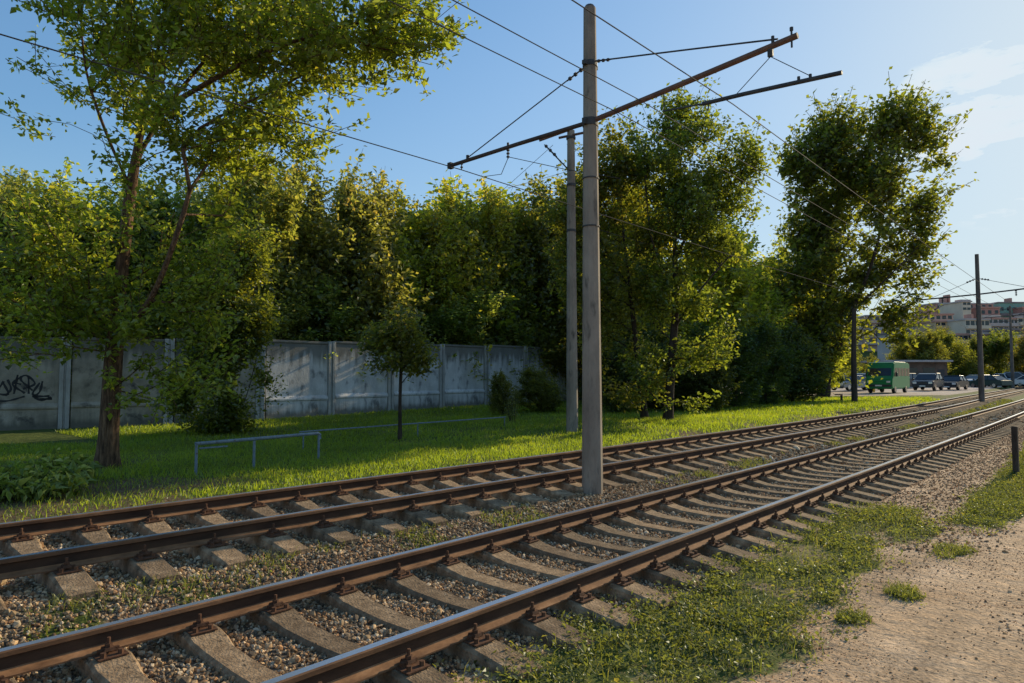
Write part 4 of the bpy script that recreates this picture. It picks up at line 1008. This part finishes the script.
def vehicle(name, loc, heading, body_prof, glass_prof, W, mat, label, cat, group, wheels, wr=.34, roof_taper=.86, side_win=None, van=False):
    """x forward, profiles are (x,z) polygons; the cabin narrows towards the roof"""
    t = thing(name, loc, label, cat, group, heading)
    b = MB(); b.prism(body_prof, -W/2, W/2); b.build('body', mat, t, bevel=.07 if not van else .09, seg=2, smooth=False)
    if glass_prof:
        zt = max(z for x, z in glass_prof); zb = min(z for x, z in glass_prof)
        def slab(k, x_sc, name, m_, expand=0, z_from=None):
            vs = []; n = len(glass_prof)
            for sy in (-1, 1):
                for x, z in glass_prof:
                    u = (z-zb)/(zt-zb); wy = W/2*(.97-(.97-roof_taper)*u)+expand
                    vs.append((x, sy*wy, z))
            return MB().add(vs, [tuple(range(n))[::-1], tuple(range(n, 2*n))]+[(i, (i+1) % n, n+(i+1) % n, n+i) for i in range(n)]).build(name, m_, t, bevel=.05, seg=2)
        slab(0, 1, 'cabin_glass', M['glass'])
        xr = [x for x, z in glass_prof if z > zt-.05]; x0, x1 = min(xr), max(xr)
        MB().box(x0-.06, x1+.06, -W/2*roof_taper-.012, W/2*roof_taper+.012, zt-.045, zt+.02, .94).build('roof', mat, t, bevel=.02)
        bx0, bx1 = min(x for x, z in glass_prof), max(x for x, z in glass_prof)
        yb, yt = W/2*.975, W/2*roof_taper+.015
        for sy in (-1, 1):
            for (xb, xt) in ((bx1, x1), (bx0, x0), ((bx0+bx1)/2-.1, (x0+x1)/2)):
                MB().tube([(xb, sy*yb, zb+.0), (xt, sy*yt, zt-.01)], .04, 6).build('pillar', mat, t)
    for x in wheels:
        for sy in (-1, 1): wheel(t, x, sy*(W/2-.12), wr)
    return t
def front_bits(t, xf, W, zl, van=False):
    for sy in (-1, 1):
        MB().box(xf-.05, xf+.02, sy*W*.36-.16, sy*W*.36+.16, zl-.10, zl+.10).build('headlight', M['lamp'], t, bevel=.02)
        MB().box(xf-1.15 if not van else xf-.95, xf-1.0 if not van else xf-.80, sy*(W/2+.04), sy*(W/2+.2), zl+.25 if not van else zl+.45, zl+.42 if not van else zl+.8).build('mirror', M['greypl'], t, bevel=.02) if sy > 0 else MB().box(xf-1.15 if not van else xf-.95, xf-1.0 if not van else xf-.80, -(W/2+.2), -(W/2+.04), zl+.25 if not van else zl+.45, zl+.42 if not van else zl+.8).build('mirror', M['greypl'], t, bevel=.02)
    MB().box(xf-.03, xf+.012, -W*.2, W*.2, zl-.10, zl+.06).build('grille', M['greypl'], t)
    MB().box(xf-.05, xf+.05, -W*.47, W*.47, zl-.40, zl-.20).build('bumper', M['greypl'], t, bevel=.03)
    MB().box(xf+.05, xf+.065, -.26, .26, zl-.36, zl-.25).build('number_plate', M['plate'], t)
def suv(x, D, zb, mat, label, head, W=1.85, h=1.66, L=4.3):
    bp_ = [(L/2, .30), (L/2+.02, .62), (L/2-.10, .86), (L*.40, .96), (L*.24, 1.04), (-L/2+.1, 1.04), (-L/2, .85), (-L/2, .32)]
    gp = [(L*.27, 1.02), (L*.10, h-.07), (L*.0, h), (-L*.33, h-.02), (-L*.47, 1.02)]
    px, py = on(x, D); t = vehicle('parked_suv', (px, py, zb), head, bp_, gp, W, mat, label, 'car', 'parked cars beyond the lawn', (L*.31, -L*.30), .36, .82)
    front_bits(t, L/2, W, .74); return t
def sedan(x, D, zb, mat, label, head, L=4.4, W=1.75, h=1.43):
    bp_ = [(L/2, .26), (L/2+.02, .55), (L/2-.12, .76), (L*.2, .90), (-L*.36, .92), (-L/2+.03, .84), (-L/2, .3)]
    gp = [(L*.22, .89), (L*.06, h-.04), (-.1, h), (-L*.22, h-.02), (-L*.40, .91)]
    px, py = on(x, D); t = vehicle('parked_sedan', (px, py, zb), head, bp_, gp, W, mat, label, 'car', 'parked cars beyond the lawn', (L*.31, -L*.29), .32, .78)
    front_bits(t, L/2, W, .62); return t
# minibus
Hd = YAW-math.pi/2   # heading along the viewing direction; vehicles look back at the camera
def heading(x, D, turn):   # turn: degrees from facing the camera
    px, py = on(x, D); return math.atan2(-py, -px)+math.radians(turn)
VD = 57.0; px, py = on(888, VD+2)
L = 5.5; W = 2.05; Hh = 2.62
bp_ = [(L/2, .36), (L/2+.03, .75), (L/2, 1.15), (L/2-.22, 1.40), (L/2-.58, 2.14), (L/2-.74, Hh-.08), (L/2-1.0, Hh), (-L/2+.12, Hh), (-L/2, Hh-.15), (-L/2, .38)]
t = vehicle('green_minibus', (px, py, .34), heading(884, VD, -15), bp_, None, W, P_green, 'green high-roofed minibus parked facing the lawn beyond the tracks', 'minibus', None, (L*.33, -L*.27), .36, van=True)
def quad(name, pts, mat, t, th=.006):
    n = len(pts); c = sum((Vector(p) for p in pts), Vector())/n
    nr = (Vector(pts[1])-Vector(pts[0])).cross(Vector(pts[2])-Vector(pts[1])).normalized()
    return MB().add([tuple(Vector(p)+nr*th) for p in pts]+[tuple(Vector(p)-nr*.02) for p in pts], [tuple(range(n)), tuple(range(n, 2*n))[::-1]]+[(i, n+i, n+(i+1) % n, (i+1) % n) for i in range(n)]).build(name, mat, t)
quad('windscreen', [(L/2-.255, -.90, 1.46), (L/2-.255, .90, 1.46), (L/2-.57, .86, 2.10), (L/2-.57, -.86, 2.10)], M['glass'], t, .012)
for k in range(5):
    x1 = L/2-.95-k*.92; x0 = x1-.70
    for sy in (-1, 1):
        if k == 0: pts = [(x0, sy*W/2, 1.45), (x1+.30, sy*W/2, 1.45), (x1-.02, sy*W/2, 2.12), (x0, sy*W/2, 2.12)]
        else: pts = [(x0, sy*W/2, 1.45), (x1, sy*W/2, 1.45), (x1, sy*W/2, 2.12), (x0, sy*W/2, 2.12)]
        if sy > 0: pts = pts[::-1]
        quad('side_window', pts, M['glass'], t, .008)
front_bits(t, L/2, W, .95, True)
MB().box(-L/2+.5, L/2-1.9, -W/2-.012, -W/2+.02, .55, .62).build('side_trim', M['greypl'], t)
MB().box(-L/2+.3, L/2-1.8, -.78, .78, Hh+.0, Hh+.035).build('roof_panel', paint('pale_roof_paint', (.35, .45, .36)), t, bevel=.01)
suv(928, 67, .40, P_dark, 'dark blue parked car right beside the green minibus', heading(928, 67, -13))
sedan(953, 70, .40, P_black, 'black parked car, second to the right of the green minibus', heading(953, 71, -15))
sedan(989, 80, .42, P_dgreen, 'dark sedan parked partly behind the distant dark pole', heading(989, 80, -130))
suv(976, 84, .44, P_white, 'white car hidden behind the distant dark pole', heading(976, 84, -35), h=1.5)
suv(1001, 90, .45, P_white, 'white parked car behind the dark sedan', heading(1001, 90, -140))
suv(1020, 88, .45, P_silver, 'silver van at the right edge of the picture', heading(1020, 88, 75), h=1.85)
sedan(1034, 84, .45, P_white, 'white car just at the right edge beside the silver van', heading(1034, 84, 80))
sedan(850, 66, .4, P_silver, 'silver car half hidden behind the weathered post', heading(850, 66, -35))
suv(864, 70, .4, P_dgreen, 'dark green car between the weathered post and the green minibus', heading(864, 70, -30))
suv(902, 76, .42, P_dark, 'dark car peeking out behind the green minibus', heading(905, 76, -30))

# kiosk, yellow sign ----------------------------------------------
def boxb(b, w, d, h, z0=0): return b.box(-w/2, w/2, -d/2, d/2, z0, z0+h)
px, py = on(905, 86); t = thing('low_kiosk', (px, py, .4), 'low flat-roofed kiosk building behind the green minibus', 'kiosk', rz=YAW)
boxb(MB(), 7.5, 5, 3.1).build('wall', surf('kiosk_wall', [(.3, (.08, .06, .05)), (.7, (.18, .13, .10))], 1.2), t)
MB().box(-4.4, 4.1, -3.2, 2.8, 3.1, 3.35).build('roof', surf('kiosk_roof', [(.3, (.3, .27, .26)), (.7, (.5, .46, .44))], 2), t, bevel=.03)
for x in (-2.6, -.6, 1.5):
    b = MB().box(x-.7, x+.7, -2.53, -2.49, .9, 2.4).build('window', M['glass'], t)
MB().box(2.6, 3.4, -2.53, -2.49, 0, 2.2).build('door', M['greypl'], t)
px, py = on(873, 62); t = thing('yellow_sign', (px, py, .38), 'yellow signboard on a yellow post left of the green minibus', 'sign', rz=YAW+.2)
Yl = plain('yellow_paint', (.75, .5, .02), .5)
MB().box(.0, .12, -.06, .06, -.2, 2.9).build('post', Yl, t); MB().box(-1.0, -.01, -.04, .04, 2.0, 2.5).build('board', Yl, t, bevel=.02); MB().box(-.6, -.02, -.035, .035, 2.65, 2.9).build('board', Yl, t, bevel=.02)

# hillside flats ---------------------------------------------------
haze_cols = {'pink': (.38, .28, .24), 'brick': (.34, .20, .17), 'cream': (.44, .41, .34), 'grey': (.33, .31, .31), 'blue': (.24, .31, .42), 'white': (.42, .39, .37), 'green': (.14, .27, .24), 'ochre': (.42, .33, .21), 'dark': (.15, .14, .15), 'red': (.30, .17, .15)}  # plaster colours dulled towards grey, with distance haze mixed in
BM = {k: surf('plaster_'+k, [(.3, tuple(min(.75, 1.15*c*w_) for c, w_ in zip(v, (1.1, 1, .92)))), (.7, tuple(min(.8, 1.5*c*w_) for c, w_ in zip(v, (1.1, 1, .92))))], .3, .9, .1) for k, v in haze_cols.items()}
winm = MB().box(-.6, .6, -.03, .0, 0, 1.3).build('window', M['glass']); wme = winm.data; bpy.data.objects.remove(winm)
frm = MB(); frm.box(-.72, .72, -.05, -.035+.02, -.14, -.02); frm = frm.build('sill', BM['white']); fme = frm.data; bpy.data.objects.remove(frm)
def flats(x, D, ybot, ytop, wpx, col, band, label, nwin=5, nfl=3, rz=0.0, roof='grey', extra=None):
    p0 = at(x, ybot, D); p1 = at(x, ytop, D); h = p1[2]-p0[2]; w = wpx*D/FPX; z0 = p0[2]-5
    t = thing('apartment_block', (p0[0], p0[1], p0[2]), label, 'building', 'flats stepped up the hillside', YAW+rz)
    MB().box(-w/2, w/2, 0, 11, -6, h).build('wall', BM[col], t)
    MB().box(-w/2-.3, w/2+.3, -.3, 11.3, h, h+.45).build('roof', BM[roof], t)
    fh = h/nfl
    for f in range(nfl):
        if band:
            MB().box(-w/2+.2, w/2-.2, -.9, -.01, f*fh+.05, f*fh+1.0).build('balcony', BM[band[f % len(band)]], t)
        for k in range(nwin):
            o = bpy.data.objects.new('window', wme); link(o, t); o.location = (-w/2+(k+.5)*w/nwin, -.005, f*fh+fh*.42); o.scale = (1, 1, min(1, fh*.38))
    if extra:
        for (ex, ew, eh) in extra: MB().box(ex-ew/2, ex+ew/2, 3, 6, h+.45, h+.45+eh).build('chimney', BM['brick' if ew < 3 else 'grey'], t)
    return t
FL = [
 (965, 250, 318, 304, 62, 'brick', ['pink'], 'long reddish block on the hilltop, left of the dark pole', 9, 2, .1, 'grey', [(-5, .9, 2.6), (-3.4, .6, 3.4), (3, 4, 1.6)]),
 (967, 232, 312, 302, 9, 'cream', None, 'small cream stair tower on the hilltop roofs', 2, 2, .1, 'grey', None),
 (930, 226, 330, 315, 44, 'pink', ['cream', 'pink'], 'pink plastered block with cream balconies left on the slope', 8, 2, -.1, 'brick', [(2, .8, 2)]),
 (893, 215, 345, 316, 50, 'pink', ['grey', 'pink'], 'tall pink block beside the crown of the leaning tree', 7, 4, -.1, 'grey', None),
 (952, 205, 336, 322, 34, 'ochre', ['blue', 'ochre'], 'ochre block with blue balconies in the middle of the slope', 6, 2, .05, 'brick', None),
 (978, 198, 338, 320, 26, 'cream', ['blue', 'cream'], 'narrow cream block with blue balconies touching the dark pole', 5, 2, .1, 'grey', [(1, .7, 1.6)]),
 (1004, 205, 334, 319, 34, 'grey', ['blue', 'grey'], 'grey block with blue balconies right of the dark pole', 6, 2, .08, 'brick', None),
 (1030, 205, 333, 318, 24, 'cream', ['green', 'cream'], 'cream block with green balconies at the right edge', 4, 2, .0, 'grey', None),
 (935, 180, 360, 337, 34, 'dark', ['grey', 'dark'], 'dark grey block low on the slope behind the roadside trees', 5, 2, .1, 'grey', None),
 (910, 188, 358, 333, 22, 'grey', ['grey', 'white'], 'small grey block above the kiosk roof', 3, 2, 0, 'dark', None),
 (966, 182, 352, 335, 26, 'grey', ['white', 'ochre'], 'low grey block with pale balconies left of the dark pole', 5, 2, 0, 'brick', None),
 (992, 178, 352, 334, 22, 'pink', ['pink', 'dark'], 'low pink block just right of the dark pole', 4, 2, 0, 'grey', None),
 (1018, 174, 356, 330, 30, 'dark', ['green', 'dark', 'grey'], 'dark block with green fronted balconies at the right', 5, 3, 0, 'dark', None),
 (1012, 255, 316, 303, 26, 'green', ['dark'], 'small dark green house on top of the hill', 4, 1, 0, 'dark', [(2, .9, 1.8)]),
 (990, 245, 318, 308, 20, 'red', ['white'], 'small red house on the hilltop right of the dark pole', 3, 1, 0, 'brick', None),
 (1036, 250, 318, 308, 26, 'red', ['white'], 'red roofed house on the hilltop at the right edge', 3, 1, 0, 'brick', None),
 (1070, 225, 345, 312, 60, 'grey', ['blue', 'grey'], 'grey block beyond the right edge of the picture', 7, 4, 0, 'grey', None),
 (860, 220, 345, 322, 40, 'grey', ['white', 'grey'], 'grey block hidden behind the crown of the leaning tree', 6, 3, 0, 'dark', None)]
for a_ in FL: flats(*a_)

# small white signboard in front of the flats
p = at(998.5, 348, 140); t = thing('tall_white_sign', (p[0], p[1], p[2]-6), 'narrow white vertical signboard with dark marks in front of the flats', 'sign', rz=YAW)
MB().box(-.25, .25, -.1, .1, -3, 6).build('post', M['steel'], t); MB().box(-.75, .75, -.25, -.1, 5.2, 8.6).build('board', M['plate'], t)
for k, z in enumerate((5.6, 6.7, 7.8)): MB().box(-.3, .3, -.27, -.245, z, z+.5, .6).build('mark', M['greypl'], t)

# ------------------------------------------------------------------ sky and sun
SUN_EL, SUN_AZ = 23.0, 5.5   # degrees above the horizon / from +Y towards +X
w = bpy.data.worlds.new('World'); S.world = w; w.use_nodes = True; nt = w.node_tree; nt.nodes.clear()
out = N(nt, 'ShaderNodeOutputWorld'); bg = N(nt, 'ShaderNodeBackground'); bg.inputs['Strength'].default_value = .12
sky = N(nt, 'ShaderNodeTexSky', sky_type='NISHITA'); sky.sun_disc = False; sky.sun_elevation = rad(SUN_EL); sky.sun_rotation = rad(SUN_AZ)
sky.altitude = 100; sky.air_density = 1.0; sky.dust_density = .6; sky.ozone_density = 2.2
tc = N(nt, 'ShaderNodeTexCoord'); mp = N(nt, 'ShaderNodeMapping'); mp.inputs['Scale'].default_value = (1, 1, 3.2); nt.links.new(tc.outputs['Generated'], mp.inputs[0])
cn = N(nt, 'ShaderNodeTexNoise', Scale=9.0, Detail=9.0, Roughness=.55); nt.links.new(mp.outputs[0], cn.inputs['Vector'])
cr = ramp(nt, cn.outputs[0], [(.555, (0, 0, 0)), (.63, (1, 1, 1))])
dot = N(nt, 'ShaderNodeVectorMath', operation='DOT_PRODUCT'); nt.links.new(tc.outputs['Generated'], dot.inputs[0])
cdv = at(1008, 122, 1)-CAM; cdv = cdv/np.linalg.norm(cdv); dot.inputs[1].default_value = tuple(cdv)
dr = ramp(nt, dot.outputs['Value'], [(.9925, (0, 0, 0)), (.9985, (1, 1, 1))])
mm = N(nt, 'ShaderNodeMath', operation='MULTIPLY'); nt.links.new(cr.outputs[0], mm.inputs[0]); nt.links.new(dr.outputs[0], mm.inputs[1])
mx = N(nt, 'ShaderNodeMix', data_type='RGBA'); nt.links.new(mm.outputs[0], mx.inputs[0]); nt.links.new(sky.outputs[0], mx.inputs[6]); mx.inputs[7].default_value = (60, 58, 55, 1)
# soft shoulder on the sky radiance: keeps the aureole around the low sun from burning out
bw = N(nt, 'ShaderNodeRGBToBW'); nt.links.new(mx.outputs[2], bw.inputs[0])
m1 = N(nt, 'ShaderNodeMath', operation='MULTIPLY_ADD'); nt.links.new(bw.outputs[0], m1.inputs[0]); m1.inputs[1].default_value = 1/4.0; m1.inputs[2].default_value = 1
m2 = N(nt, 'ShaderNodeMath', operation='DIVIDE'); m2.inputs[0].default_value = 2.1; nt.links.new(m1.outputs[0], m2.inputs[1])
vs_ = N(nt, 'ShaderNodeVectorMath', operation='SCALE'); nt.links.new(mx.outputs[2], vs_.inputs[0]); nt.links.new(m2.outputs[0], vs_.inputs['Scale'])
wr_ = ramp(nt, m2.outputs[0], [(.0, (.95, .95, .95)), (.45, (.42, .42, .42)), (1, (0, 0, 0))])
m3 = N(nt, 'ShaderNodeMath', operation='DIVIDE'); nt.links.new(m2.outputs[0], m3.inputs[0]); m3.inputs[1].default_value = 1.35; nt.links.new(m3.outputs[0], wr_.inputs[0])
cw = N(nt, 'ShaderNodeMix', data_type='RGBA'); nt.links.new(wr_.outputs[0], cw.inputs[0]); nt.links.new(vs_.outputs[0], cw.inputs[6]); cw.inputs[7].default_value = (7.2, 6.3, 6.7, 1)
cg = N(nt, 'ShaderNodeMix', data_type='RGBA', blend_type='MULTIPLY'); cg.inputs[0].default_value = 1; nt.links.new(cw.outputs[2], cg.inputs[6]); cg.inputs[7].default_value = (.84, 1.05, 1.10, 1)
nt.links.new(cg.outputs[2], bg.inputs[0]); nt.links.new(bg.outputs[0], out.inputs[0])
sd = bpy.data.lights.new('sun', 'SUN'); sd.energy = 5.0; sd.angle = rad(.55); sd.color = (1, .84, .56)
so = link(bpy.data.objects.new('sun', sd))
e, a = rad(SUN_EL), rad(SUN_AZ); dv = Vector((math.cos(e)*math.sin(a), math.cos(e)*math.cos(a), math.sin(e)))
so.rotation_euler = dv.to_track_quat('Z', 'Y').to_euler(); so.location = (0, 0, 30)

S.view_settings.view_transform = 'Standard'; S.view_settings.look = 'None'; S.view_settings.exposure = 0
S.cycles.max_bounces = 8; S.cycles.diffuse_bounces = 3; S.cycles.transmission_bounces = 6; S.cycles.transparent_max_bounces = 4
S.cycles.use_denoising = True
S.render.film_transparent = False
